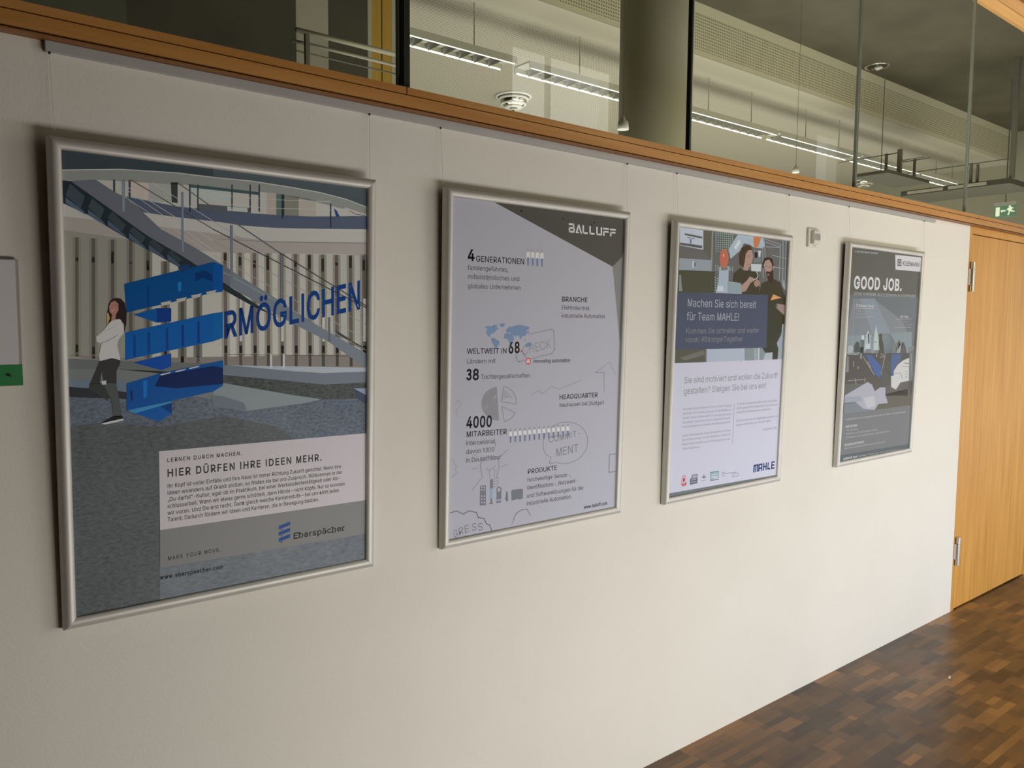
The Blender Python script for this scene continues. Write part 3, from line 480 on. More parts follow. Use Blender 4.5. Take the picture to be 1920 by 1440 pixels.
class Print:
    """one printed sheet: a flat mesh in the poster's own plane"""
    def __init__(s, root, coat):
        s.root = root; s.M = root.matrix_world.copy(); s.I = s.M.inverted(); s.bm = bmesh.new(); s.mats = []; s.idx = {}; s.coat = coat
        s.o = s.M @ Vector((0, -PD, 0)); s.nn = (s.M.to_3x3() @ Vector((0, 1, 0)))
    def loc(s, q):
        d = ray(*q); t = (s.o - CAM).dot(s.nn) / d.dot(s.nn); v = s.I @ (CAM + d * t); return Vector((v.x, v.z))
    def ink(s, rgb, at=None, key=None):
        if isinstance(rgb, str): return s.idx[rgb]
        x, z = (s.M @ Vector((at.x, -PD, at.y))).xz
        e = daylight_on_wall(x, z)
        a = tuple(min(0.86, max(0.0, (v - s.haze) / q)) for v, q in zip(lin(rgb), e))
        k = tuple(round(v ** 0.5 * 40) for v in a)
        if k not in s.idx:
            a2 = tuple((v / 40) ** 2 for v in k)
            s.idx[k] = len(s.mats); s.mats.append(s.paper('ink', a2))
        return s.idx[k]
    haze = 0.0
    def paper(s, name, rgb):
        return mat('printed_' + name, rgb, 0.42, 0, s.coat)
    def face(s, pts, mi, layer):
        y = -PD - 0.00006 * layer
        v = [s.bm.verts.new((p.x, y, p.y)) for p in pts]
        for tr in tessellate_polygon([[Vector((p.x, p.y, 0)) for p in pts]]):
            try: s.bm.faces.new([v[i] for i in tr]).material_index = mi
            except ValueError: pass
    @staticmethod
    def clip(pts):
        m = 0.0225
        for ax, lim, sg in ((0, m, 1), (0, FW - m, -1), (1, m, 1), (1, FH - m, -1)):
            out = []
            for a, b in zip(pts, pts[1:] + pts[:1]):
                da, db = (a[ax] - lim) * sg, (b[ax] - lim) * sg
                if da >= 0: out.append(a)
                if (da >= 0) != (db >= 0): out.append(a + (b - a) * (da / (da - db)))
            pts = out
            if len(pts) < 3: return []
        return pts
    def poly(s, px, rgb, layer=1):
        pts = s.clip([s.loc(q) for q in px])
        if not pts: return
        c = sum(pts, Vector((0, 0))) / len(pts)
        s.face(pts, s.ink(rgb, c), layer)
    def stroke(s, px, w, rgb, layer=2):
        for a, b in zip(px, px[1:]):
            a, b = Vector(a), Vector(b); d = (b - a)
            if d.length < 1e-6: continue
            n = Vector((-d.y, d.x)).normalized() * w / 2; e = d.normalized() * w * 0.3
            s.poly([a - n - e, b - n + e, b + n + e, a + n - e], rgb, layer)
    def disc(s, c, rpx, rgb, layer=2, rx=1.0, n=20):
        o = s.loc(c); r = (s.loc((c[0], c[1] + rpx)) - o).length
        s.face([o + Vector((math.cos(2 * math.pi * i / n) * r * rx, math.sin(2 * math.pi * i / n) * r)) for i in range(n)], s.ink(rgb, o), layer)
    def text(s, st, L, R, cap, rgb, layer=6, bold=0, slant=0.0, track=0, quad=None):
        if quad: P = [s.loc(q) for q in quad]
        a, b = s.loc(L), s.loc(R); h = (s.loc((L[0], L[1] - cap)) - a).length
        tot = sum(glyph(c, bold)[0] + track for c in st) - track - 90
        ex = (b - a); sx = ex.length / tot; ex = ex.normalized(); ey = Vector((-ex.y, ex.x)); sy = h / CAP
        mi = s.ink(rgb, (a + b) / 2); x = -40; y = -PD - 0.00006 * layer
        for c in st:
            adv, parts = glyph(c, bold)
            for flat, tris in parts:
                vs = []
                for gx, gy in flat:
                    u = x + gx + slant * gy
                    if quad:
                        f, g = u / tot, gy / CAP
                        p = (P[0] * (1 - f) + P[1] * f) * (1 - g) + (P[3] * (1 - f) + P[2] * f) * g
                    else: p = a + ex * (u * sx) + ey * (gy * sy)
                    vs.append(s.bm.verts.new((p.x, y, p.y)))
                for tr in tris:
                    try: s.bm.faces.new([vs[i] for i in tr]).material_index = mi
                    except ValueError: pass
            x += adv + track
    def base(s, rgb_at):
        m = 0.0225
        q = [Vector((m, m)), Vector((FW - m, m)), Vector((FW - m, FH - m)), Vector((m, FH - m))]
        s.face(q, s.ink(rgb_at[0], s.loc(rgb_at[1])), 0)
    def done(s):
        for f in s.bm.faces:
            f.normal_update()
            if f.normal.y > 0: f.normal_flip()
        return obj('poster_print', s.bm, s.mats, s.root)

RAIL_PROF = [(0, 0.0), (0, 0.0125), (0.002, 0.0175), (0.0065, 0.0222), (0.0125, 0.0238), (0.0185, 0.0228), (0.0232, 0.0195), (0.025, 0.017), (0.025, 0.009)]
def poster_frame(x0, ztop, lean, wires, label):
    root = thing('poster_frame', label, 'poster', (x0, -0.003, ztop - FH), (math.asin(lean / FH), 0, 0), 'framed posters hanging in a row on the white wall')
    bpy.context.view_layer.update()
    I = root.matrix_world.inverted()
    for k in range(4):
        bm = B(); rows = []
        for s_, d in RAIL_PROF:
            if k == 0: a, b = (s_, -d, s_), (FW - s_, -d, s_)
            elif k == 1: a, b = (FW - s_, -d, s_), (FW - s_, -d, FH - s_)
            elif k == 2: a, b = (FW - s_, -d, FH - s_), (s_, -d, FH - s_)
            else: a, b = (s_, -d, FH - s_), (s_, -d, s_)
            g = Vector(b) - Vector(a); g = g.normalized() * 0.00025
            rows.append((bm.verts.new(Vector(a) + g), bm.verts.new(Vector(b) - g)))
        for r0, r1 in zip(rows, rows[1:] + rows[:1]):
            bm.faces.new((r0[0], r1[0], r1[1], r0[1]))
        bm.faces.new([r[0] for r in rows]); bm.faces.new([r[1] for r in rows][::-1])
        bmesh.ops.recalc_face_normals(bm, faces=bm.faces)
        o = obj('frame_rail', bm, M_ALU, root)
        for p in o.data.polygons: p.use_smooth = len(p.vertices) == 4
        try: o.data.set_sharp_from_angle(angle=math.radians(50))
        except Exception: pass
    bm = B(); box(bm, 0.003, FW - 0.003, -0.010, -0.001, 0.003, FH - 0.003); obj('backing_panel', bm, M_BACK, root)
    for x in wires:
        bm = B(); tube(bm, I @ Vector((x, -0.0075, 2.180)), I @ Vector((x + (0.004 if x < x0 + 0.3 else -0.004), -0.016, ztop - 0.004)), 0.0005, 6)
        obj('hanging_wire', bm, M_WIRE, root)
    return root
M_WIRE = mat('clear_nylon_wire', (0.70, 0.66, 0.58), 0.35)
def cv(k, ox, oy): return lambda *pts: [(ox + x / k, oy + y / k) for x, y in pts]
def bench(o): return o

# ---- the picture poster with the big blue folded letter
r1 = poster_frame(0.2460, 2.0030, 0.0245, (0.261, 0.980), 'framed poster of a white staircase hall with a big blue folded ribbon letter')
p = Print(r1, 0.16)
p.base(((96, 97, 98), (400, 930)))
# speckled granite floor of the pictured hall
def granite(name, c0, c1, scale):
    m = mat('printed_' + name, c0, 0.42, 0, 0.16); t = NT(m); v = t.coord((1, 1, 2.2))
    a = t.noise(v, scale, 5, 0.75); b = t.noise(t.coord((1, 1, 0.6)), 7, 3)
    fac = t.math('ADD', t.math('MULTIPLY', a, 0.75), t.math('MULTIPLY', b, 0.25))
    t.l(t.ramp(fac, [(0.36, c0), (0.50, tuple((x + y) / 2 for x, y in zip(c0, c1))), (0.66, c1)]), t.b.inputs['Base Color'])
    p.idx[name] = len(p.mats); p.mats.append(m)
granite('granite_blue', (0.075, 0.098, 0.14), (0.27, 0.32, 0.40), 85)
granite('granite_grey', (0.085, 0.10, 0.112), (0.20, 0.22, 0.228), 75)
granite('granite_light', (0.155, 0.185, 0.215), (0.28, 0.315, 0.36), 60)
granite('granite_green', (0.035, 0.045, 0.045), (0.17, 0.19, 0.18), 80)
p.poly([(110, 740), (300, 735), (463, 757), (605, 748), (692, 735), (692, 1060), (130, 1170)], 'granite_blue', 1)
p.poly([(114, 800), (200, 792), (300, 800), (420, 780), (520, 800), (560, 830), (298, 846), (300, 1087), (330, 1125), (135, 1170)], 'granite_grey', 2)
p.poly([(300, 1065), (420, 1046), (560, 1018), (692, 995), (694, 1060), (300, 1140)], 'granite_light', 3)
# hall background
p.poly([(112, 330), (250, 330), (400, 340), (560, 360), (692, 385), (692, 480), (112, 440)], (124, 120, 110), 1)
p.poly([(112, 432), (237, 447), (692, 476), (692, 690), (430, 690), (390, 681), (223, 676), (112, 672)], (134, 128, 116), 1)
p.poly([(112, 430), (236, 447), (280, 465), (282, 675), (223, 676), (112, 672)], (96, 92, 82), 2)
for x, y0, y1 in ((144, 445, 668), (175, 447, 672), (211, 449, 672), (245, 450, 672), (277.5, 462, 672), (310, 490, 672), (341.7, 500, 690), (371, 480, 690)):
    p.poly([(x - 8, y0), (x + 8, y0), (x + 8, y1), (x - 8, y1)], (84, 80, 71), 3)
    p.poly([(x - 3.2, y0), (x + 3.2, y0), (x + 3.4, y1), (x - 3.0, y1)], (60, 55, 47), 4)
    p.poly([(x - 2.6, y0 + 20 + (x * 7) % 22), (x + 2.6, y0 + 20 + (x * 7) % 22), (x + 2.6, y0 + 45), (x - 2.6, y0 + 45)], (20, 16, 12), 4)
    p.poly([(x - 2.2, y1 - 22), (x + 2.8, y1 - 22), (x + 2.8, y1 - 8), (x - 2.2, y1 - 8)], (24, 20, 16), 4)
gx = [(422, 400), (450, 426), (477, 453), (502, 479), (528, 506), (554, 532), (580, 557), (605, 583), (631, 608), (657, 633), (682, 658)]
for k, (xt, _) in enumerate(gx):
    xb = xt + 1.5; y0 = 473 + k * 0.6
    p.poly([(xt - 7.5, y0), (xt + 7.5, y0), (xb + 7.5, 688), (xb - 7.5, 688)], (118, 111, 100), 2)
    p.poly([(xt + 9, y0), (xt + 18, y0), (xb + 18, 688), (xb + 9, 688)], (146, 140, 129), 2)
    p.poly([(xt - 3.4, y0), (xt + 3.2, y0), (xb + 3.2, 688), (xb - 3.4, 688)], (82, 75, 66), 3)
    p.poly([(xt - 2.5, y0 + 2 + k % 3 * 6), (xt + 2.5, y0 + 2 + k % 3 * 6), (xt + 2.5, y0 + 20 + k % 4 * 4), (xt - 2.5, y0 + 20 + k % 4 * 4)], (36, 30, 24), 4)
    p.poly([(xb - 2.6, 648), (xb + 2.6, 648), (xb + 2.6, 662), (xb - 2.6, 662)], (22, 19, 16), 4)
    if k % 3 == 1: p.poly([(xb - 2.4, 560), (xb + 2.4, 560), (xb + 2.4, 640), (xb - 2.4, 640)], (165, 160, 150), 4)
p.poly([(112, 430), (236, 446), (300, 462), (420, 474), (692, 477), (692, 455), (507, 452), (300, 425), (112, 405)], (112, 104, 96), 3)
p.stroke([(410, 448), (507, 453.5), (692, 456)], 1.2, (92, 88, 80), 4)
p.poly([(112, 664), (240, 672), (692, 664), (692, 690), (430, 690), (235, 684)], (98, 92, 84), 4)
p.stroke([(420, 664.5), (690, 668)], 1.0, (70, 64, 56), 5)
for k, (xt, _) in enumerate(gx): p.poly([(xt - 1.5, 665), (xt + 4, 665), (xt + 4, 687), (xt - 1.5, 687)], (62, 56, 50), 5)
# upper storey
p.poly([(242, 340), (278, 340), (278, 374), (242, 368)], (122, 108, 96), 2)
p.poly([(279, 342), (330, 342), (330, 381), (279, 376)], (104, 102, 94), 2)
p.poly([(320, 342), (333, 342), (333, 381), (322, 379)], (36, 37, 36), 3)
for x in (214, 232, 243): p.poly([(x - 2, 337), (x + 2, 337), (x + 2, 372), (x - 2, 368)], (38, 38, 36), 3)
p.poly([(354, 345), (486, 360), (486, 366), (354, 351)], (44, 54, 54), 3)
for x in (356, 371, 435, 469, 486): p.poly([(x - 1.4, 346), (x + 1.4, 346), (x + 1.4, 398), (x - 1.4, 396)], (38, 42, 42), 4)
p.poly([(358, 352), (432, 359), (432, 380), (358, 374)], (118, 118, 110), 3)
p.poly([(372, 382), (470, 390), (470, 400), (372, 395)], (58, 60, 58), 3)
p.poly([(426, 387), (464, 390), (464, 398), (426, 395)], (128, 124, 116), 4)
p.poly([(518, 363), (532, 365), (532, 405), (518, 403)], (66, 76, 70), 3)
p.poly([(528, 364), (533, 365), (533, 406), (528, 405)], (28, 34, 36), 4)
p.poly([(533, 366), (560, 369), (560, 405), (533, 404)], (92, 90, 78), 3)
p.poly([(560, 369), (592, 376), (592, 406), (560, 405)], (128, 117, 106), 3)
p.poly([(500, 362), (518, 364), (518, 403), (500, 401)], (122, 110, 100), 3)
p.poly([(626, 390), (632, 396), (637, 406), (630, 407)], (30, 50, 86), 4)
p.poly([(643, 392), (648, 389), (672, 397), (683, 403), (670, 404), (655, 404)], (140, 132, 120), 4)
p.stroke([(655, 395), (668, 402), (684, 404)], 1.0, (40, 48, 66), 5)
for x, y in ((529, 365), (620, 382)): p.poly([(x - 1.2, y), (x + 1.2, y), (x + 1.2, y + 45), (x - 1.2, y + 45)], (28, 32, 42), 5)
for dy in (0, 15): p.stroke([(400, 365 + dy), (500, 374 + dy * 1.1), (620, 378 + dy)], 0.8, (138, 134, 124), 5)
p.poly([(235, 368), (330, 387), (433, 397.5), (520, 403), (583, 406), (692, 405), (692, 430), (583, 429), (517, 427.5), (455, 423), (417, 417), (330, 407), (268, 398)], (55, 61, 72), 4)
p.poly([(455, 423), (517, 427.5), (692, 430), (692, 434), (517, 431), (455, 426)], (140, 134, 124), 4)
# curved gallery edge at the top
p.poly([(110, 270), (692, 345), (692, 390), (688, 386.7), (650, 373), (600, 360), (550, 351), (475, 339), (400, 331.5), (330, 323), (225, 316.5), (110, 318)], (40, 45, 47), 3)
p.poly([(400, 316), (692, 352), (692, 390), (650, 373), (600, 360), (550, 351), (475, 339), (400, 331)], (54, 57, 57), 4)
p.poly([(110, 318), (225, 316.5), (330, 323), (400, 331.5), (475, 339), (550, 351), (600, 360), (650, 373), (692, 389), (692, 402), (640, 391), (590, 378), (517, 363), (400, 350), (180, 337), (110, 339)], (94, 92, 84), 3)
p.stroke([(110, 319), (225, 317.4), (330, 324), (400, 332.4), (475, 340), (550, 352), (600, 361), (650, 374), (692, 390)], 1.6, (138, 136, 128), 5)
# staircase
p.poly([(116, 338), (136, 340), (212, 395), (282, 445), (345, 482), (420, 530), (500, 584), (535, 600), (481, 578), (418, 543), (343, 505), (298, 480), (238, 447), (163, 402), (116, 380)], (24, 27, 31), 6)
tr = [(121, 338, 382), (163, 366, 404), (200, 390, 424), (240, 420, 448), (277, 443, 470), (312, 464, 488), (345, 484, 506)]
for (xa, ya, yb), (xc, yc, yd) in zip(tr, tr[1:]):
    p.poly([(xa + 2, yb - 12), (xc - 6, yd - 8), (xc - 2, yd - 1), (xa + 2, yb - 1)], (48, 55, 64), 7)
    p.poly([(xa + 10, ya + 6), (xc - 4, yc + 2), (xc - 12, yd - 12), (xa + 2, yb - 16)], (36, 40, 42), 7)
p.poly([(132, 339), (180, 337), (213, 359), (238, 372), (268, 398), (302, 430), (361.7, 462), (431, 505), (448, 517), (507, 553), (583, 603), (633, 632), (692, 666), (692, 690), (683, 688), (615, 640), (555, 610), (533, 598), (483, 568), (418, 529), (341.7, 480), (277, 442.5), (208, 393)], (74, 77, 80), 7)
p.poly([(431, 505), (448, 517), (507, 553), (583, 603), (633, 632), (692, 666), (692, 690), (683, 688), (615, 640), (555, 610), (533, 598), (483, 568), (431, 537)], (92, 95, 98), 8)
p.poly([(628, 618), (658, 637), (656, 640), (634, 630)], (56, 55, 54), 8); p.poly([(658, 638), (684, 652), (682, 656), (660, 645)], (56, 55, 54), 8)
for a, b, w, c in (((247, 338), (400, 430), 1.6, (50, 46, 44)), ((400, 430), (692, 580), 1.8, (44, 40, 40)), ((332, 342), (400, 390), 1.8, (60, 58, 56)), ((400, 390), (523, 473), 2.4, (66, 64, 64)), ((523, 473), (692, 577), 1.8, (46, 40, 38)),
                   ((238, 350), (400, 452), 1.0, (122, 118, 110)), ((400, 452), (692, 612), 1.0, (112, 108, 100)), ((238, 372), (400, 478), 1.0, (120, 116, 108)), ((400, 478), (692, 640), 1.0, (128, 124, 116)), ((285, 342), (400, 415), 0.9, (128, 126, 118)),
                   ((400, 415), (692, 596), 0.9, (116, 112, 104)), ((215, 340), (400, 470), 0.8, (126, 122, 116)), ((400, 500), (692, 660), 0.9, (132, 128, 120))):
    p.stroke([a, b], w, c, 9)
for x, y0, y1, w in ((231, 338, 397, 4.4), (342, 360, 472, 4), (434, 422, 532, 5), (527.5, 478, 562, 4.5), (617, 595, 641, 4)):
    p.poly([(x - w / 2, y0), (x + w / 2, y0), (x + w / 2 + 0.5, y1), (x - w / 2 + 0.5, y1)], (80, 82, 88), 10)
# terraces in the foreground of the pictured hall
p.poly([(112, 672), (235, 677), (393, 681), (430, 690), (430, 742), (112, 742)], (76, 76, 72), 5)
p.poly([(112, 692), (218, 692), (322, 697), (400, 712), (400, 742), (112, 745)], (84, 84, 80), 6)
p.poly([(218, 692), (322, 697), (318, 701), (300, 700)], (22, 22, 20), 7)
p.poly([(112, 712), (235, 712), (237, 740), (112, 728)], (70, 78, 86), 7)
p.poly([(112, 724), (205, 731), (237, 735), (237, 748), (112, 744)], (30, 32, 32), 8)
p.poly([(431, 685), (560, 687), (692, 689.5), (692, 697), (605, 700), (550, 696)], (138, 142, 146), 6)
for x in (508, 532): p.poly([(x - 2, 664), (x + 2, 664), (x + 2, 692), (x - 2, 690)], (176, 174, 168), 7)
p.poly([(418, 684), (431, 685), (550, 696), (605, 699.5), (692, 696.7), (692, 716.7), (606.7, 721), (517, 711.7), (418, 703)], (92, 97, 102), 7)
p.poly([(418, 703), (517, 711.7), (606.7, 721), (692, 716.5), (692, 747), (603, 749), (550, 741), (418, 718)], 'granite_green', 6)
p.poly([(418, 718), (550, 741), (603, 748.5), (570, 756), (465, 770), (400, 762), (400, 728)], (106, 109, 112), 7)
p.poly([(396, 741), (415, 742), (457, 755), (463, 769), (400, 763)], (82, 88, 92), 8)
p.poly([(663, 728), (692, 728), (692, 744)], (122, 130, 146), 8)
p.poly([(663, 729), (692, 746), (692, 762), (668, 746)], (52, 62, 76), 7)
# blue ribbon letter
BL1, BL2, BL3, BLD = (0, 46, 84), (2, 58, 108), (2, 54, 104), (2, 22, 58)
p.poly([(233, 532.5), (400, 491), (400, 549), (237, 586)], BL1, 12)
p.poly([(400, 491), (417.5, 497.5), (417.5, 547), (400, 549)], (2, 52, 100), 12)
p.poly([(334, 500), (352, 494), (356, 500), (340, 512)], (14, 38, 64), 13)
p.poly([(365, 512), (385, 507), (398, 516), (398, 528), (380, 521), (366, 528)], (0, 32, 68), 13)
p.poly([(333, 530), (340, 528), (339, 545), (334, 547)], (14, 78, 120), 13)
p.poly([(275, 536), (279, 535), (279, 574), (276, 575)], (0, 34, 76), 13)
for x, y in ((302, 568.5), (331, 562), (359, 555), (387, 548.5)): p.poly([(x - 1, y - 1), (x + 19, y - 5), (x + 15, y + 2), (x + 2, y + 5)], (126, 120, 110), 13)
p.poly([(250, 590), (294, 578), (294, 605)], (2, 54, 98), 12); p.poly([(294, 578), (321, 578), (321, 603), (294, 605)], (4, 34, 82), 12)
p.poly([(235, 623.5), (400, 587.5), (400, 640), (235, 675)], BL2, 12)
p.poly([(400, 587.5), (418, 585), (418, 633.5), (400, 640)], (4, 68, 112), 12)
for x in (251, 278, 312, 341.5, 371): p.poly([(x - 1.6, 629 - (x - 251) * 0.215), (x + 2.8, 628 - (x - 251) * 0.215), (x + 3.6, 668 - (x - 251) * 0.21), (x - 1, 669 - (x - 251) * 0.21)], (4, 38, 86), 13)
p.poly([(250, 680), (321, 662.5), (321, 687), (302, 694)], (4, 48, 108), 12)
p.poly([(237, 719), (300, 700), (418, 675.5), (418, 723), (400, 734), (237.5, 770)], BL3, 12)
p.poly([(300, 704), (400, 686), (418, 690), (418, 720), (330, 728), (290, 724)], BLD, 13)
for x, y in ((300, 702), (328, 696), (354, 690)): p.poly([(x, y), (x + 20, y - 4.5), (x + 18, y - 2), (x + 2, y + 2)], (160, 158, 152), 14)
p.poly([(268, 714), (276, 713), (275, 745), (269, 746)], (8, 76, 132), 13)
p.poly([(243, 733), (249, 732), (249, 750), (245, 753)], (4, 30, 66), 13)
p.poly([(240, 769), (322, 752), (322, 755), (252, 775)], (42, 96, 128), 13)
p.poly([(252, 775), (322, 755), (322, 775), (298, 790.5)], (2, 58, 112), 12); p.poly([(300, 762), (322, 755), (322, 775)], (0, 38, 88), 13)
p.text('RMÖGLICHEN', (421.7, 634), (675, 579), 48, (4, 42, 92), 12, bold=14, quad=[(420.5, 634.5), (675.5, 578.5), (675.5, 527), (420.5, 586)])
# the woman leaning on the letter
W = cv(6, 80, 480)
p.poly(W((640, 1180), (780, 1145), (875, 1175), (868, 1215), (832, 1290), (830, 1440), (690, 1440), (665, 1300), (640, 1440), (530, 1440), (590, 1300)), (34, 35, 34), 12)
p.poly([(168, 719), (205, 719), (202, 752), (188, 742), (166, 730)], (36, 37, 36), 12)
p.poly([(193, 718), (218, 719), (221, 735), (228, 775), (226, 782), (213, 781), (209, 752)], (52, 55, 54), 13)
p.poly([(190, 715), (199, 713), (199, 721), (191, 721)], (150, 146, 140), 14)
p.poly([(190, 793), (206, 784), (213, 780), (228, 779), (231.5, 784), (215, 791), (196, 795)], (14, 12, 16), 13)
p.poly([(190, 794), (208, 789.5), (231.5, 784.5), (231, 788), (214, 792.5), (196, 796)], (158, 152, 150), 14)
p.poly(W((740, 545), (770, 495), (820, 472), (880, 480), (925, 530), (945, 640), (940, 760), (925, 850), (900, 872), (870, 740), (720, 790), (718, 660), (735, 600)), (28, 15, 14), 12)
p.poly(W((720, 640), (738, 640), (755, 700), (722, 790)), (122, 98, 52), 13)
p.poly(W((748, 560), (770, 520), (812, 503), (850, 535), (852, 610), (825, 655), (815, 720), (770, 730), (780, 655), (752, 630)), (112, 76, 64), 13)
p.stroke(W((770, 560), (782, 556)), 0.7, (50, 28, 24), 14); p.stroke(W((806, 552), (832, 558)), 0.7, (50, 28, 24), 14)
p.stroke(W((768, 610), (785, 618), (805, 606)), 0.9, (170, 140, 128), 14)
p.poly(W((755, 745), (800, 715), (870, 710), (912, 770), (915, 860), (850, 945), (838, 1010), (875, 1172), (780, 1148), (640, 1182), (632, 1120), (660, 985), (606, 965), (600, 905), (690, 830)), (140, 130, 130), 13)
p.stroke(W((655, 980), (740, 950), (840, 890)), 0.8, (52, 44, 44), 14)
p.stroke(W((606, 905), (700, 850), (850, 770)), 0.7, (112, 102, 104), 14)
p.stroke(W((880, 740), (915, 800)), 0.7, (108, 98, 100), 14)
# text boxes
p.poly([(298, 846), (694, 811.4), (694, 936.2), (300, 994)], (160, 152, 154), 12)
p.poly([(300, 994.2), (694, 936.2), (694, 999.2), (300, 1065)], (108, 104, 102), 12)
INK = (18, 17, 17)
for st, L, R, cap, b, tr in (
    ('LERNEN DURCH MACHEN.', (313.5, 866.5), (453, 853), 7.4, 14, 110), ('HIER DÜRFEN IHRE IDEEN MEHR.', (314, 894), (602.5, 863.3), 14, 17, 70),
    ('Ihr Kopf ist voller Einfälle und Ihre Nase ist immer Richtung Zukunft gerichtet. Wenn Ihre', (314, 915), (639, 877.5), 7.6, 6, 0),
    ('Ideen woanders auf Granit stoßen, so finden sie bei uns Zuspruch. Willkommen in der', (314, 927.8), (641, 888.3), 7.6, 6, 0),
    ('„Du darfst“-Kultur, egal ob im Praktikum, bei einer Werkstudententätigkeit oder Ab-', (314.6, 940), (636.7, 899.3), 7.6, 6, 0),
    ('schlussarbeit. Wenn wir etwas gerne schütteln, dann Hände – nicht Köpfe. Nur so kommen', (314, 952.7), (646, 910), 7.6, 6, 0),
    ('wir voran. Und Sie erst recht. Ganz gleich welche Karrierestufe – bei uns zählt jedes', (314.4, 965.7), (635, 922), 7.6, 6, 0),
    ('Talent. Dadurch fördern wir Ideen und Karrieren, die in Bewegung bleiben.', (314.4, 978), (597.5, 939.4), 7.6, 6, 0),
    ('MAKE YOUR MOVE.', (315, 1050.5), (413.6, 1033.6), 7.2, 8, 130), ('www.eberspaecher.com', (300.4, 1086.7), (418, 1066), 7.6, 12, 60)):
    p.text(st, L, R, cap, INK, 14, bold=b, track=tr)
L8 = cv(6, 400, 860)
for dy in (0, 70, 140):
    p.poly(L8((735, 757 + dy), (863, 705 + dy), (863, 745 + dy), (735, 796 + dy)), (6, 52, 112), 14)
    p.poly(L8((750, 800 + dy), (782, 786 + dy), (772, 804 + dy)), (6, 36, 84), 14)
p.text('Eberspächer', (550, 1010), (645, 994.3), 10.5, (14, 13, 13), 14, bold=14)
for fx, fy, w in ((551, 1010.2, 9), (551, 1000.2, 9), (560, 1000, 4), (567, 1007, 0), (586, 1006, 0), (621, 998.5, 7), (621, 988.6, 3), (640, 994.6, 5)):
    if w: p.stroke([(fx, fy), (fx + w, fy - w * 0.165)], 1.3, (14, 13, 13), 14)
p.done()

# ---- the facts and figures poster
r2 = poster_frame(1.1962, 2.0104, 0.0195, (1.199, 1.943), 'framed grey infographic poster with a world map and figures, second from the left')
p = Print(r2, 0.16); p.haze = 0.025
p.base(((160, 156, 161), (1000, 690)))
c1, c2, c3 = cv(5.053, 820, 340), cv(5.053, 820, 560), cv(5.053, 820, 760)
p.poly(c1((520, 187), (1800, 340), (1790, 480), (1752, 715), (1660, 808)), (78, 76, 69), 1)
p.poly([(1148.5, 500), (1166.8, 481.5), (1176, 470), (1176, 640), (1162, 640), (1154.5, 562)], (122, 119, 115), 1)
for x, y, r in ((795, 280, 2.2), (1192, 357, 1.6), (1455, 412, 1.5), (1485, 390, 2)): p.disc(c1((x, y))[0], r, (48, 46, 40), 2)
# maker's lettering, block capitals with open joints
def block(origin, ux, uy, shapes, rgb, layer):
    for sh in shapes: p.poly([(origin[0] + ux[0] * a + uy[0] * b, origin[1] + ux[1] * a + uy[1] * b) for a, b in sh], rgb, layer)
def R_(x0, x1, y0, y1): return [(x0, y0), (x1, y0), (x1, y1), (x0, y1)]
LT = {'B': [R_(0, .85, 0, .2), R_(0, .85, .4, .6), R_(0, .8, .8, 1), R_(0, .22, 0, .6), R_(.72, .95, .08, .5), R_(.66, .88, .5, .92)],
      'A': [[(0, 0), (.22, 0), (.6, 1), (.38, 1)], [(.76, 0), (.98, 0), (.6, 1), (.38, 1)], R_(.2, .5, 0, .17)],
      'L': [R_(0, .22, 0, 1), R_(0, .8, 0, .2)], 'U': [R_(0, .22, .1, 1), R_(.7, .92, .1, 1), R_(.08, .84, 0, .2)],
      'F': [R_(0, .22, 0, .62), R_(0, .85, .42, .62), R_(0, .9, .8, 1)]}
L0, R0 = Vector((1066.4, 435.6)), Vector((1156.6, 444.4)); n = 7
for k, ch in enumerate('BALLUFF'):
    a = L0 + (R0 - L0) * k / n; ux = (R0 - L0) / n * 0.93; hgt = 17.2 - 0.45 * k
    block(a, ux, Vector((0, -hgt)), LT[ch], (226, 222, 216), 3)
GR, GR2 = (52, 49, 48), (88, 85, 84)
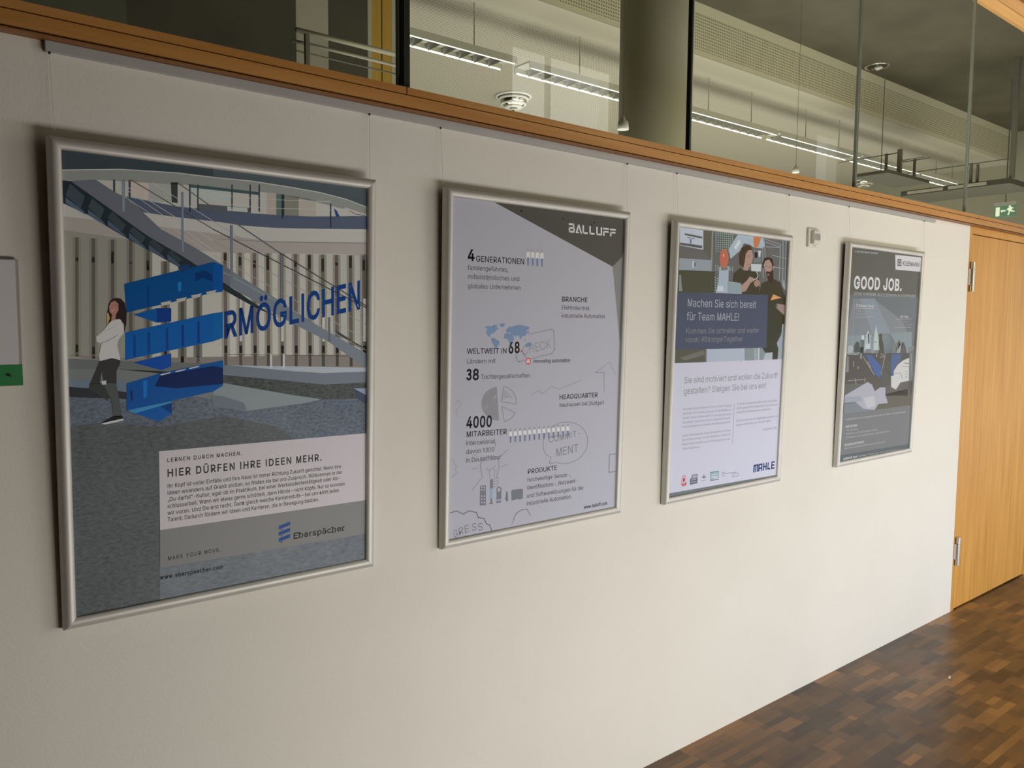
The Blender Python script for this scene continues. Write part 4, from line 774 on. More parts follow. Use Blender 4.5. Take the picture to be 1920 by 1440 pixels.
for st, L, R, cap, c, b, sl in (
    ('4', (877.8, 488.6), (889.8, 489.2), 21, (42, 39, 37), 22, 0), ('GENERATIONEN', (892.8, 490.4), (982.7, 495.7), 11, GR, 4, 0),
    ('familengeführtes,', (877.4, 505.8), (953, 510), 8.8, GR2, 0, 0), ('mittelständisches und', (877.4, 522.5), (973.4, 527), 8.8, GR2, 0, 0), ('globales Unternehmen', (877.4, 540.3), (975.7, 543.6), 8.8, GR2, 0, 0),
    ('BRANCHE', (1053.5, 565.2), (1101.4, 566.6), 9, GR, 6, 0), ('Elektrotechnik', (1053, 580), (1105, 581.8), 7.8, GR2, 0, 0), ('industrielle Automation', (1052.7, 595.7), (1134, 596.7), 7.8, GR2, 0, 0),
    ('WELTWEIT IN', (875.8, 663.3), (949.6, 662.5), 10, GR, 4, 0), ('68', (953.6, 662.5), (974.8, 661), 20, (42, 39, 37), 22, 0), ('Ländern mit', (875.4, 681.7), (928.5, 680.7), 8.6, GR2, 0, 0),
    ('38', (874.8, 712.4), (898, 712), 20, (42, 39, 37), 22, 0), ('Tochtergesellschaften', (902, 710.8), (992.8, 708), 8.6, GR2, 0, 0), ('innovating automation', (1000, 680.3), (1068, 678.7), 6.8, (66, 60, 60), 6, 0.2),
    ('HEADQUARTER', (1049, 749), (1120, 744.4), 8.8, GR, 6, 0), ('Neuhausen bei Stuttgart', (1049, 763.4), (1132, 758), 7.6, GR2, 0, 0), ('4000', (874.8, 802.5), (922, 799.6), 20.5, (42, 39, 37), 22, 0),
    ('MITARBEITER', (874.8, 819.4), (949.6, 813.8), 10, GR, 6, 0), ('international,', (873.8, 835.2), (930, 831), 8.6, GR2, 0, 0), ('davon 1300', (873.8, 851.4), (926.5, 846.5), 8.6, GR2, 0, 0), ('in Deutschland', (873.4, 867.5), (938, 861), 8.6, GR2, 0, 0),
    ('PRODUKTE', (989.6, 888.6), (1044, 881), 8.8, GR, 6, 0), ('hochwertige Sensor-,', (988.8, 903.5), (1070.3, 893), 7.8, GR2, 0, 0), ('Identifikations-, Netzwerk-', (988.2, 918.3), (1082.8, 904.5), 7.8, GR2, 0, 0),
    ('und Softwarelösungen für die', (987.8, 933.6), (1093, 918), 7.8, GR2, 0, 0), ('industrielle Automation', (987.2, 948), (1070.3, 934.4), 7.8, GR2, 0, 0), ('www.balluff.com', (1095, 954), (1138, 946), 6, (60, 56, 56), 14, 0)):
    p.text(st, L, R, cap, c, 6, bold=b, slant=sl)
def figure(cx, cy, hd, sc, coat=(222, 220, 222)):
    p.disc((cx, cy), 2.4 * sc, (138, 134, 136), 4)
    p.poly([(cx - 3.1 * sc, cy + 5 * sc), (cx - 1.6 * sc, cy + 3 * sc), (cx + 1.6 * sc, cy + 3 * sc), (cx + 3.1 * sc, cy + 5 * sc), (cx + 3.1 * sc, cy + 13.5 * sc), (cx - 3.1 * sc, cy + 13.5 * sc)], coat, 4)
    p.poly([(cx - 1.7 * sc, cy + 13.2 * sc), (cx + 1.7 * sc, cy + 13.2 * sc), (cx + 1.5 * sc, cy + 27 * sc), (cx - 1.5 * sc, cy + 27 * sc)], (108, 112, 134), 5)
for k in range(4): figure(990.2 + 8.6 * k, 468.6 + 0.7 * k, 0, 1.08)
for k in range(13): figure(957.2 + 8.95 * k, 806.6 - 0.82 * k, 0, 0.86 - 0.005 * k)
SEA = (110, 124, 146)
for q in (((440, 272), (480, 258), (520, 262), (545, 245), (575, 255), (560, 270), (585, 285), (555, 300), (540, 325), (515, 330), (505, 345), (495, 350), (510, 370), (490, 360), (472, 345), (460, 315), (475, 295), (465, 278)),
          ((580, 240), (645, 232), (635, 255), (610, 275), (598, 262)), ((510, 375), (535, 372), (590, 405), (585, 430), (560, 465), (545, 490), (535, 440), (512, 405)),
          ((648, 312), (660, 285), (690, 262), (700, 270), (740, 255), (780, 247), (875, 268), (865, 290), (845, 300), (860, 325), (840, 335), (835, 355), (815, 350), (800, 365), (790, 390), (775, 355), (755, 345), (745, 365), (720, 345), (705, 335), (690, 320), (660, 322)),
          ((635, 335), (660, 325), (700, 332), (715, 345), (730, 380), (715, 400), (720, 420), (700, 440), (688, 440), (675, 400), (660, 380), (630, 378)), ((832, 440), (850, 420), (880, 412), (895, 435), (885, 458), (860, 450), (835, 458)),
          ((818, 372), (846, 398), (838, 404)), ((868, 300), (874, 312), (862, 330), (858, 326)), ((520, 262), (535, 255), (540, 262), (528, 270))):
    p.poly(c2(*q), SEA, 3)
RED = (190, 72, 76)
p.disc((977.8, 658.4), 2.0, RED, 5); p.stroke([(979, 660.5), (987, 671.5)], 0.8, (110, 90, 92), 5); p.disc((990.3, 677.2), 6.6, RED, 5, rx=0.92)
p.text('a', (987.4, 680.6), (993.2, 680.4), 9, (236, 230, 232), 8, bold=20)
SK = (128, 124, 130); SK2 = (141, 137, 143)
p.stroke(c2((870, 335), (1085, 290), (1105, 310), (1110, 480), (1085, 520), (770, 600), (750, 560), (742, 500)), 2.4, SK2, 2)
p.text('CHECK', (981, 666), (1033, 652), 17, SK2, 2, bold=8)
pc = c2((590, 995))[0]
def pie(a0, a1, cx, cy, r, col, hatch=0):
    pts = [(cx, cy)] + [(cx + r * math.cos(math.radians(a)), cy - r * 1.02 * math.sin(math.radians(a))) for a in range(a0, a1 + 1, 6)]
    if hatch: p.stroke(pts + [pts[0]], 1.2, col, 2)
    else: p.poly(pts, col, 2)
pie(94, 276, pc[0] - 3, pc[1], 31, (132, 127, 131)); pie(-10, 84, pc[0] + 3, pc[1] - 4, 28, SK, 1); pie(-80, -22, pc[0] + 4, pc[1] + 5, 28, SK, 1)
for k in range(6): p.stroke([(pc[0] + 6 + k * 2.5, pc[1] - 8 - k), (pc[0] + 10 + k * 3, pc[1] - 26 + k * 3)], 1.2, SK2, 3)
for k in range(5): p.stroke([(pc[0] - 28 + k * 5, pc[1] + 10 - k * 5), (pc[0] - 14 + k * 2, pc[1] - 6 - k * 3)], 1.1, (158, 153, 157), 3)
ctr = c3((1213, 355))[0]
p.stroke([(ctr[0] + 42 * math.cos(math.radians(a)), ctr[1] - 39 * math.sin(math.radians(a)) + 3 * math.cos(math.radians(a)) * -1) for a in range(-118, 215, 8)] + c3((1075, 490), (1060, 555), (1110, 545)), 1.0, SK, 2)
p.text('COMMIT-', (1029, 830.5), (1089, 817), 11.5, SK, 2); p.text('MENT', (1043, 856), (1084, 847), 15, SK, 2)
p.stroke(c3((430, 690), (415, 620), (405, 570), (425, 520), (470, 480), (540, 480), (580, 520), (585, 580), (570, 640), (560, 690)), 1.1, SK, 2)
p.stroke(c3((460, 600), (500, 615), (555, 570)), 1.0, SK, 2); p.stroke(c3((490, 610), (500, 690)), 1, SK, 2); p.stroke(c3((540, 600), (540, 680)), 1, SK, 2)
for k in range(4): p.stroke(c3((500, 705 + k * 24), (580, 690 + k * 24)), 1.2, SK2, 2)
for q in (((600, 485), (660, 420)), ((605, 580), (665, 560)), ((325, 605), (385, 595)), ((330, 805), (410, 695)), ((545, 400), (555, 350)), ((345, 460), (385, 490))): p.stroke(c3(*q), 1.0, SK, 2)
p.stroke(c3((120, 1020), (180, 1000), (245, 1030), (300, 1000), (370, 1015), (390, 1065), (440, 1070), (465, 1120), (500, 1140), (515, 1190)), 1.6, (104, 99, 105), 2)
for ch, L, R in (('G', (850.5, 1008), (858, 1006)), ('R', (860.5, 1004), (869, 1001)), ('E', (871.5, 1000), (880, 997)), ('S', (885, 996), (893, 994)), ('S', (897, 996), (905, 993))): p.text(ch, L, R, 14, SK, 2, bold=3)
p.stroke(c3((130, 505), (160, 530), (155, 560), (185, 580), (170, 610), (185, 640), (150, 670), (128, 680)), 1.2, SK2, 2)
p.stroke(c3((1690, 460), (1630, 465), (1625, 635), (1690, 625)), 1.4, SK, 2)
p.stroke(c2((1580, 880), (1580, 700), (1500, 700), (1630, 600), (1690, 720)), 1.0, SK2, 2); p.stroke(c2((890, 910), (960, 870), (1000, 900), (1080, 830), (1150, 860), (1370, 770)), 1.2, SK2, 2)
p.stroke(c3((720, 1080), (750, 1020), (800, 990), (850, 985), (880, 1040)), 2.2, SK2, 2); p.stroke(c3((700, 1130), (730, 1080)), 1.4, SK2, 2)
p.stroke(c2((165, 1010), (200, 960), (225, 1000), (180, 1060), (185, 1110)), 1.2, SK2, 2)
DV = (116, 116, 122)
p.poly(c3((405, 762), (460, 757), (460, 945), (402, 950)), DV, 5)
for yy in (775, 800, 860, 890, 920):
    for xx in (420, 446): p.disc(c3((xx, yy))[0], 1.6, (172, 170, 176), 6)
p.poly(c3((500, 705), (527, 700), (527, 785), (500, 790)), DV, 5); p.poly(c3((498, 790), (526, 785), (524, 878), (497, 884)), (140, 160, 180), 5); p.poly(c3((503, 884), (520, 880), (518, 905), (527, 933), (490, 938), (505, 908)), DV, 5)
p.poly(c3((562, 785), (585, 770), (607, 780), (605, 918), (560, 928)), DV, 5); p.disc(c3((583, 800))[0], 3.6, (168, 166, 172), 6); p.poly(c3((564, 895), (604, 888), (604, 900), (562, 908)), (168, 166, 172), 6)
p.poly(c3((655, 815), (665, 812), (668, 845), (672, 905), (650, 912), (648, 850)), DV, 5); p.poly(c3((641, 872), (650, 870), (650, 890), (641, 892)), DV, 5)
p.poly(c3((700, 815), (715, 800), (800, 790), (811, 798), (810, 880), (780, 893), (760, 885), (740, 895), (703, 902)), DV, 5)
p.done()

# ---- the team poster with the robot arm
r3 = poster_frame(2.1571, 2.0065, 0.0195, (2.197, 2.906), 'framed poster with two people at a robot arm above a white text half')
p = Print(r3, 0.2); p.haze = 0.036
p.base(((104, 101, 96), (1370, 500)))
d1, d2, d3 = cv(6.857, 1240, 400), cv(6.857, 1240, 560), cv(6.857, 1240, 750)
p.poly(d1((240, 180), (540, 205), (540, 468), (236, 412)), (174, 177, 180), 1); p.poly(d1((300, 255), (525, 300), (525, 326), (300, 278)), (90, 90, 90), 2); p.poly(d1((240, 375), (525, 415), (525, 452), (238, 405)), (90, 90, 90), 2)
p.poly(d1((365, 330), (390, 332), (388, 388), (362, 385)), (112, 116, 146), 2); p.poly(d1((335, 305), (430, 320), (430, 330), (335, 316)), (104, 104, 106), 2)
p.poly(d1((650, 225), (668, 228), (652, 745), (632, 745)), (136, 136, 130), 1); p.poly(d1((540, 205), (650, 222), (640, 590), (540, 470)), (96, 92, 84), 1)
for (x0, y0, x1, y1, nx, ny) in ((690, 238, 930, 500, 9, 9), (682, 655, 928, 740, 8, 4), (680, 800, 740, 1000, 2, 6)):
    p.poly(d1((x0, y0), (x1, y0 + 25), (x1 - 6, y1 + 8), (x0 - 4, y1)), (84, 88, 84), 1)
    for i in range(nx):
        for j in range(ny):
            a, b = x0 + (x1 - x0) * (i + .2) / nx, y0 + (y1 - y0) * (j + .25) / ny + 25 * (i + .5) / nx * (1 - j / ny)
            p.poly(d1((a, b), (a + (x1 - x0) / nx * .62, b + 2), (a + (x1 - x0) / nx * .62, b + (y1 - y0) / ny * .6), (a, b + (y1 - y0) / ny * .58)), (150, 154, 148), 2)
p.poly(d1((232, 575), (640, 602), (634, 742), (228, 728)), (142, 143, 146), 1); p.disc(d1((412, 655))[0], 7, (174, 176, 178), 2, rx=0.6); p.disc(d1((432, 655))[0], 5, (92, 92, 92), 2, rx=0.4)
p.poly(d1((226, 728), (690, 748), (680, 1022), (212, 1018)), (80, 77, 66), 1); p.poly(d1((232, 790), (252, 790), (262, 930), (272, 1000), (225, 1000)), (128, 130, 128), 2)
for a, b in (((1340, 335), (1530, 400)), ((1340, 370), (1520, 432)), ((1530, 400), (1516, 850)), ((1565, 340), (1560, 880)), ((1605, 345), (1590, 900)), ((1320, 300), (1335, 560)), ((1300, 400), (1310, 830)), ((1350, 430), (1520, 440)), ((1430, 540), (1640, 590)), ((1440, 690), (1640, 720))):
    p.stroke(d1(a, b), 1.6, (142, 145, 144), 2)
p.poly(d1((1545, 850), (1600, 860), (1600, 1000), (1560, 940)), (154, 156, 156), 2)
AR = (160, 168, 174)
p.poly(d1((745, 690), (868, 680), (862, 880), (1000, 884), (1030, 930), (1032, 1036), (700, 1022), (735, 880)), AR, 3); p.poly(d1((850, 885), (1000, 890), (1030, 940), (1030, 1036), (850, 1030)), (142, 150, 156), 4)
p.poly(d1((720, 935), (795, 930), (800, 1000), (718, 1000)), (190, 194, 196), 4)
p.poly(d1((865, 460), (980, 275), (1060, 262), (1195, 285), (1300, 300), (1330, 420), (1290, 450), (1190, 440), (1130, 400), (1060, 385), (1010, 480), (890, 585)), AR, 3); p.poly(d1((930, 440), (1000, 330), (1020, 380), (960, 470)), (188, 194, 198), 4)
p.disc(d1((806, 580))[0], 18.5, (178, 102, 84), 5, rx=0.72); p.disc(d1((800, 540))[0], 3, (222, 172, 150), 6, rx=0.6); p.poly(d1((765, 690), (850, 690), (850, 730), (770, 735)), (112, 112, 110), 4)
p.poly(d1((1182, 288), (1290, 300), (1245, 430), (1190, 452)), (186, 118, 80), 5)
p.poly(d1((1185, 470), (1282, 478), (1275, 625), (1190, 640)), (120, 122, 120), 4); p.poly(d1((1195, 500), (1240, 500), (1235, 570), (1200, 575)), (52, 52, 48), 5); p.poly(d1((1245, 480), (1280, 482), (1270, 560), (1250, 560)), (192, 196, 194), 5)
p.poly(d1((1150, 650), (1286, 652), (1280, 748), (1156, 742)), (184, 188, 188), 5); p.stroke(d1((1222, 748), (1240, 790), (1238, 830), (1180, 860)), 1.2, (206, 208, 206), 8)
HAIR, SKIN, SHIRT = (76, 63, 55), (168, 136, 122), (72, 68, 58)
p.poly(d1((1002, 660), (998, 540), (1030, 450), (1090, 408), (1150, 420), (1165, 470), (1090, 520), (1085, 620), (1060, 700)), HAIR, 5)
p.poly(d1((1085, 520), (1120, 472), (1165, 475), (1180, 560), (1165, 625), (1150, 660), (1120, 712), (1100, 740), (1050, 720), (1072, 620)), SKIN, 6); p.stroke(d1((1110, 548), (1135, 550)), 0.9, (72, 54, 46), 7); p.stroke(d1((1118, 660), (1142, 652)), 0.9, (120, 78, 70), 7)
p.poly(d1((915, 880), (930, 770), (1015, 700), (1060, 740), (1130, 735), (1250, 760), (1265, 1046), (1030, 1046), (1045, 900)), SHIRT, 5)
p.poly(d1((1030, 930), (1110, 850), (1160, 870), (1085, 1000), (1032, 1014)), SKIN, 7); p.poly(d1((1108, 850), (1135, 812), (1180, 830), (1205, 850), (1160, 890), (1130, 890)), SKIN, 8); p.poly(d1((1190, 880), (1225, 845), (1262, 870), (1270, 920), (1220, 950), (1190, 920)), (156, 128, 114), 8)
p.poly(d1((1300, 640), (1318, 585), (1370, 562), (1425, 585), (1445, 660), (1430, 770), (1300, 700)), (66, 54, 46), 5)
p.poly(d1((1312, 670), (1335, 610), (1385, 592), (1420, 650), (1422, 740), (1385, 780), (1340, 760)), SKIN, 6); p.disc(d1((1437, 700))[0], 4, SKIN, 6, rx=0.5); p.stroke(d1((1335, 680), (1355, 684)), 0.8, (60, 46, 40), 7); p.stroke(d1((1382, 690), (1404, 692)), 0.8, (60, 46, 40), 7)
p.poly(d1((1345, 745), (1400, 750), (1436, 720), (1442, 850), (1400, 905), (1370, 850)), (72, 58, 50), 7); p.poly(d1((1360, 778), (1390, 778), (1385, 800), (1362, 798)), (150, 108, 98), 8)
p.poly(d1((1260, 1050), (1285, 900), (1380, 862), (1445, 846), (1530, 890), (1585, 1060), (1600, 1180), (1610, 1300), (1590, 1420), (1360, 1450), (1360, 1046)), SHIRT, 5)
p.poly(d2((1355, 0), (1500, 60), (1560, 240), (1545, 430), (1482, 570), (1505, 650), (1492, 790), (1428, 790), (1432, 690), (1340, 690), (1295, 635), (1340, 300)), SHIRT, 6)
p.poly(d1((1402, 1120), (1438, 1040), (1542, 1086), (1430, 1112)), (214, 150, 104), 7); p.poly(d1((1480, 1160), (1600, 1180), (1596, 1325), (1545, 1280), (1470, 1210)), (158, 134, 122), 7); p.disc(d1((1480, 1190))[0], 5, (104, 100, 92), 8, rx=0.5)
p.poly(d2((190, 655), (560, 640), (560, 820), (184, 832)), (92, 90, 80), 2); p.poly(d2((240, 760), (540, 660), (560, 720), (300, 800)), (112, 112, 104), 3); p.poly(d2((580, 648), (1070, 634), (1070, 805), (580, 822)), (174, 179, 187), 3); p.poly(d2((1070, 634), (1300, 630), (1330, 700), (1430, 700), (1425, 790), (1070, 805)), (136, 143, 147), 3)
for k in range(6): p.stroke(d2((1190, 645 + 26 * k), (1225, 652 + 26 * k)), 1.0, (206, 208, 206), 4)
p.poly(d2((1240, 635), (1262, 635), (1258, 795), (1240, 795)), (192, 196, 196), 4); p.poly(d2((1335, 700), (1430, 690), (1425, 788), (1310, 790)), (178, 182, 182), 4)
p.poly(d2((1600, 320), (1545, 330), (1540, 470), (1485, 572), (1503, 650), (1494, 788), (1590, 782)), (160, 167, 172), 4)
p.poly([(1266, 547.8), (1439.8, 553), (1437, 652), (1264, 655.7)], (80, 83, 99), 9)
WT = (164, 163, 168)
p.text('Machen Sie sich bereit', (1288.9, 575), (1416.5, 578), 15, WT, 11); p.text('für Team MAHLE!', (1287.8, 600.5), (1385, 601.3), 15, WT, 11)
p.text('Kommen Sie schneller und weiter', (1286, 625.6), (1422.3, 624), 10.5, (132, 131, 132), 11); p.text('voran! #StrongerTogether', (1285, 642), (1391.7, 640), 10.5, (132, 131, 132), 11)
p.poly([(1258, 681.3), (1480, 672.8), (1462, 890.4), (1246, 927)], (206, 203, 212), 9)
p.poly([(1246, 925.6), (1256.8, 924.7), (1400, 899.5), (1462, 889.5), (1462, 905), (1240, 950)], (118, 121, 121), 10)
TG = (150, 148, 156)
p.text('Sie sind motiviert und wollen die Zukunft', (1282.6, 719), (1457.3, 708.5), 12, (140, 138, 144), 11); p.text('gestalten? Steigen Sie bei uns ein!', (1281.9, 739.4), (1435.4, 727.7), 12, (140, 138, 144), 11)
for st, y0, x1, y1 in (('Gemeinsam sind wir erfolgreicher: Durch unseren Teamgeist', 130, 900, 78), ('entwickeln wir innovative Lösungen für die Mobilität von', 186, 898, 134), ('morgen. Unsere Leidenschaft für Technologie hat uns zu', 243, 895, 190), ('dem gemacht, was wir heute sind: ein international führender', 302, 888, 240), ('Entwicklungspartner und Zulieferer der Automobilindustrie.', 358, 882, 293),
                       ('Unsere Mitarbeitenden sehen die Megatrends entlang', 472, 885, 398), ('des Antriebsstrangs und der Mobilität an sowohl im', 525, 882, 452), ('Bereich Elektromobilität als auch für die Optimierung des', 583, 880, 508), ('Verbrennungsmotors.', 640, 495, 612)):
    p.text(st, d3((276 - y0 * 0.02, y0))[0], d3((x1, y1))[0], 3.6, TG, 11, bold=6)
for st, x0, y0, x1, y1 in (('Ihr Ziel ist es, gemeinsam mit MAHLE die Zukunft der Mo-', 970, 64, 1492, 16), ('bilität zu gestalten? Dann werden Sie Teil unseres Teams aus', 966, 118, 1490, 68), ('weltweit 72.000 Mitarbeiterinnen und Mitarbeitern.', 963, 172, 1415, 125), ('Erfahren Sie mehr über Ihre Möglichkeiten bei MAHLE und', 960, 280, 1487, 218), ('bringen Sie Ihre Karriere voran. #StrongerTogether', 957, 335, 1405, 275), ('JOBS.MAHLE.COM', 1300, 396, 1478, 366)):
    p.text(st, d3((x0, y0))[0], d3((x1, y1))[0], 3.6, TG, 11, bold=6)
p.stroke(d3((935, 45), (913, 560)), 0.7, TG, 11)
MB = (62, 76, 122)
LT2 = {'M': [R_(0, .26, 0, 1), R_(.38, .6, 0, .9), R_(.72, .98, 0, 1), R_(0, .98, .8, 1)], 'A': [R_(0, .26, 0, 1), R_(.62, .88, 0, 1), R_(0, .88, .8, 1), R_(0, .88, .3, .5)], 'H': [R_(0, .26, 0, 1), R_(.6, .86, 0, 1), R_(0, .86, .4, .62)], 'L': [R_(0, .26, 0, 1), R_(0, .76, 0, .22)], 'E': [R_(0, .26, 0, 1), R_(0, .86, 0, .2), R_(0, .8, .4, .6), R_(0, .86, .8, 1)]}
L0, R0 = Vector((1411.8, 886)), Vector((1452.2, 878.4))
for k, ch in enumerate('MAHLE'):
    a = L0 + (R0 - L0) * (0, .24, .45, .66, .83)[k]; ux = (R0 - L0) * (.235, .2, .2, .17, .18)[k]
    block(a, ux, Vector((0.9, -14.2)), LT2[ch], MB, 11)
p.disc(d3((288, 1030))[0], 9, (206, 120, 122), 11, rx=0.75); p.disc(d3((288, 1030))[0], 7, (212, 206, 212), 12, rx=0.7); p.disc(d3((288, 1025))[0], 4, (160, 60, 66), 13, rx=0.75); p.poly(d3((252, 1075), (325, 1060), (318, 1095), (280, 1110), (258, 1100)), (200, 112, 112), 12)
p.poly(d3((365, 1015), (385, 1005), (392, 962), (465, 950), (462, 1070), (365, 1090)), (112, 112, 118), 11); p.poly(d3((400, 968), (458, 958), (456, 1000), (400, 1010)), (168, 168, 176), 12); p.stroke(d3((385, 1030), (440, 1020)), 0.9, (196, 194, 200), 12); p.stroke(d3((380, 1060), (445, 1048)), 0.9, (196, 194, 200), 12)
p.stroke(d3((545, 960), (545, 1005)), 1.4, (120, 120, 132), 11); p.stroke(d3((522, 990), (568, 985)), 1.4, (120, 120, 132), 11); p.stroke(d3((525, 1003), (545, 990), (566, 1000)), 1.0, (120, 120, 132), 11); p.stroke(d3((515, 1035), (568, 1028)), 0.8, (150, 150, 158), 11)
p.poly(d3((630, 925), (738, 910), (734, 1025), (625, 1042)), (104, 142, 150), 11); p.poly(d3((638, 938), (730, 925), (727, 1016), (634, 1030)), (198, 198, 204), 12)
for yy in (950, 975): p.stroke(d3((645, yy), (722, yy - 12)), 1.2, (120, 156, 164), 13)
p.stroke(d3((640, 1018), (668, 1014)), 1.2, (70, 76, 84), 13)
for x0, y0, x1, y1 in ((780, 932, 815, 927), (776, 955, 965, 925), (778, 978, 815, 972)): p.stroke(d3((x0, y0), (x1, y1)), 0.9, (136, 132, 140), 11)
p.stroke(d3((915, 955), (998, 940), (992, 972), (912, 988), (915, 955)), 0.7, (126, 122, 150), 11)
p.disc(d2((1022, 812))[0], 0.8, (60, 60, 60), 12)
p.done()

# ---- the dark poster with the skyline
r4 = poster_frame(3.3410, 2.0152, 0.0175, (3.382, 4.122), 'narrow looking framed dark grey poster with a skyline and machine, rightmost and nearest the door')
p = Print(r4, 0.22); p.haze = 0.042
p.base(((104, 101, 92), (1650, 520)))
e1, e2, e3 = cv(9.6, 1560, 440), cv(9.6, 1560, 590), cv(9.6, 1560, 740)
p.poly([(1592, 552), (1722, 558), (1712, 665), (1585, 665)], (118, 121, 122), 1)
p.poly([(1600, 560), (1640, 562), (1690, 600), (1710, 640), (1708, 668), (1585, 668), (1590, 610)], (132, 137, 140), 2); p.poly([(1588, 630), (1710, 622), (1708, 668), (1585, 668)], (142, 147, 150), 3); p.poly([(1612, 560), (1640, 560), (1690, 668), (1650, 668)], (140, 147, 152), 3)
D4 = (96, 92, 84)
for q, c in ((((395, 560), (440, 480), (490, 500), (500, 590), (560, 580), (560, 700), (395, 690)), (92, 92, 88)), (((510, 450), (578, 450), (575, 690), (510, 690)), (112, 115, 114)), (((535, 370), (575, 370), (580, 450), (530, 450)), (196, 200, 206)),
             (((580, 650), (610, 380), (650, 285), (688, 380), (690, 650)), (192, 196, 195)), (((745, 640), (755, 400), (795, 180), (828, 400), (858, 640)), (186, 190, 188)), (((818, 700), (850, 420), (842, 350), (905, 338), (900, 430), (932, 560), (935, 700)), (90, 88, 80)),
             (((1080, 700), (1090, 520), (1110, 475), (1135, 520), (1150, 700)), (128, 128, 124)), (((1150, 700), (1225, 500), (1285, 540), (1200, 720)), (160, 160, 152)), (((1165, 520), (1210, 455), (1240, 520), (1190, 620)), (98, 96, 90)), (((1255, 500), (1290, 490), (1330, 590), (1345, 700), (1225, 700)), (104, 103, 104)),
             (((290, 570), (350, 545), (380, 590), (370, 680), (285, 690)), (172, 176, 178)), (((1370, 590), (1480, 560), (1490, 640), (1370, 680)), (136, 136, 132))): p.poly(e2(*q), c, 4)
p.poly(e2((640, 340), (672, 340), (675, 520), (650, 520)), (96, 96, 92), 5)
for yy in range(390, 530, 40): p.poly(e2((612, yy), (626, yy), (626, yy + 18), (612, yy + 18)), (116, 118, 116), 5)
p.stroke(e2((755, 492), (808, 492)), 1.0, (110, 110, 108), 5); p.poly(e2((600, 620), (700, 615), (700, 690), (600, 690)), (130, 132, 130), 5); p.poly(e2((762, 640), (838, 635), (838, 690), (762, 690)), (132, 134, 132), 5)
p.poly(e2((268, 715), (560, 690), (700, 690), (900, 700), (1060, 690), (1380, 690), (1500, 610), (1478, 1440), (760, 1460), (640, 1240), (240, 1250)), D4, 5)
p.poly(e2((1400, 660), (1490, 630), (1470, 1190), (1370, 1200), (1385, 780)), (118, 124, 122), 6)
for q in (((300, 720), (500, 690)), ((640, 840), (700, 960)), ((280, 1190), (600, 1165)), ((420, 1150), (430, 1250)), ((590, 1140), (590, 1210)), ((940, 920), (1060, 1110)), ((960, 700), (870, 1130)), ((870, 770), (950, 745)), ((880, 700), (960, 760)), ((560, 760), (760, 1080)), ((1420, 700), (1440, 1100)), ((385, 840), (390, 930))): p.stroke(e2(*q), 1.3, (158, 158, 150), 7)
p.poly(e2((268, 750), (300, 750), (300, 1030), (255, 1040)), (136, 136, 140), 6); p.poly(e2((380, 690), (490, 675), (490, 710), (380, 725)), (188, 190, 190), 7); p.disc(e2((522, 745))[0], 6, (150, 152, 152), 7, rx=0.5); p.disc(e2((800, 745))[0], 4.5, (150, 152, 152), 7, rx=0.5); p.disc(e2((470, 955))[0], 3, (138, 134, 124), 7)
p.poly(e2((600, 720), (740, 730), (880, 900), (880, 1150), (780, 1080), (690, 890)), (86, 104, 150), 7); p.poly(e2((720, 740), (800, 760), (880, 860), (860, 900)), (92, 90, 84), 8); p.poly(e2((1070, 715), (1255, 705), (1240, 810), (1140, 930), (1105, 1100), (1055, 1090)), (90, 104, 142), 7)
p.poly(e2((1112, 1010), (1180, 900), (1280, 820), (1388, 778), (1380, 1190), (1230, 1220), (1150, 1350), (1062, 1300), (1062, 1105), (1108, 1100)), (206, 201, 201), 8); p.stroke(e2((1115, 1055), (1235, 1048), (1262, 1150)), 0.8, (130, 126, 126), 9); p.stroke(e2((1295, 870), (1380, 880)), 1.4, (136, 130, 134), 9); p.stroke(e2((1255, 925), (1380, 940)), 0.7, (136, 130, 134), 9)
for yy in (1020, 1070, 1120): p.stroke(e2((1318, yy), (1350, yy + 2)), 1.0, (150, 146, 146), 9)
p.poly(e2((860, 1290), (900, 980), (1000, 800), (1062, 880), (1060, 1280), (980, 1280)), (98, 94, 88), 7); p.poly(e2((1150, 1350), (1230, 1225), (1370, 1190), (1360, 1460), (960, 1460), (960, 1280), (1060, 1290)), (112, 103, 94), 7)
p.poly(e3((228, 15), (640, -230), (720, -180), (770, -60), (860, -130), (965, -130), (960, 0), (1005, 150), (800, 235), (760, 275), (212, 345)), (178, 175, 180), 6); p.poly(e3((222, 150), (420, 130), (560, 250), (760, 275), (212, 345)), (134, 135, 140), 7); p.poly(e3((230, 40), (520, 30), (560, 110), (225, 170)), (160, 160, 168), 7); p.poly(e3((560, 60), (760, 20), (780, 200), (640, 250)), (196, 190, 196), 7)
p.poly(e3((830, 170), (1005, 150), (965, -10), (1380, -110), (1440, 50), (1440, 190), (770, 280)), (112, 104, 92), 7)
p.poly([(1578, 776.4), (1715, 758.6), (1712, 835), (1572, 858)], (124, 125, 124), 9); p.poly([(1574, 854), (1711, 831), (1711, 850), (1570, 872)], (100, 101, 100), 10)
p.stroke([(1727.6, 486), (1718, 640), (1709.5, 758)], 2.2, (204, 201, 208), 10)
W4 = (212, 208, 206); W5 = (186, 184, 182)
p.text('A WIRTGEN GROUP COMPANY', (1602.5, 473), (1646, 476.8), 3.4, W5, 12, bold=14)
p.poly(e1((1135, 362), (1605, 410), (1640, 372), (1640, 672), (1592, 668), (1140, 630)), (204, 199, 200), 11); p.poly(e1((1178, 437), (1247, 445), (1245, 568), (1177, 560)), (98, 98, 96), 12); p.poly(e1((1190, 460), (1237, 464), (1236, 545), (1189, 540)), (178, 176, 174), 13); p.poly(e1((1195, 470), (1212, 490), (1232, 474), (1230, 500), (1212, 525), (1196, 496)), (88, 88, 86), 14)
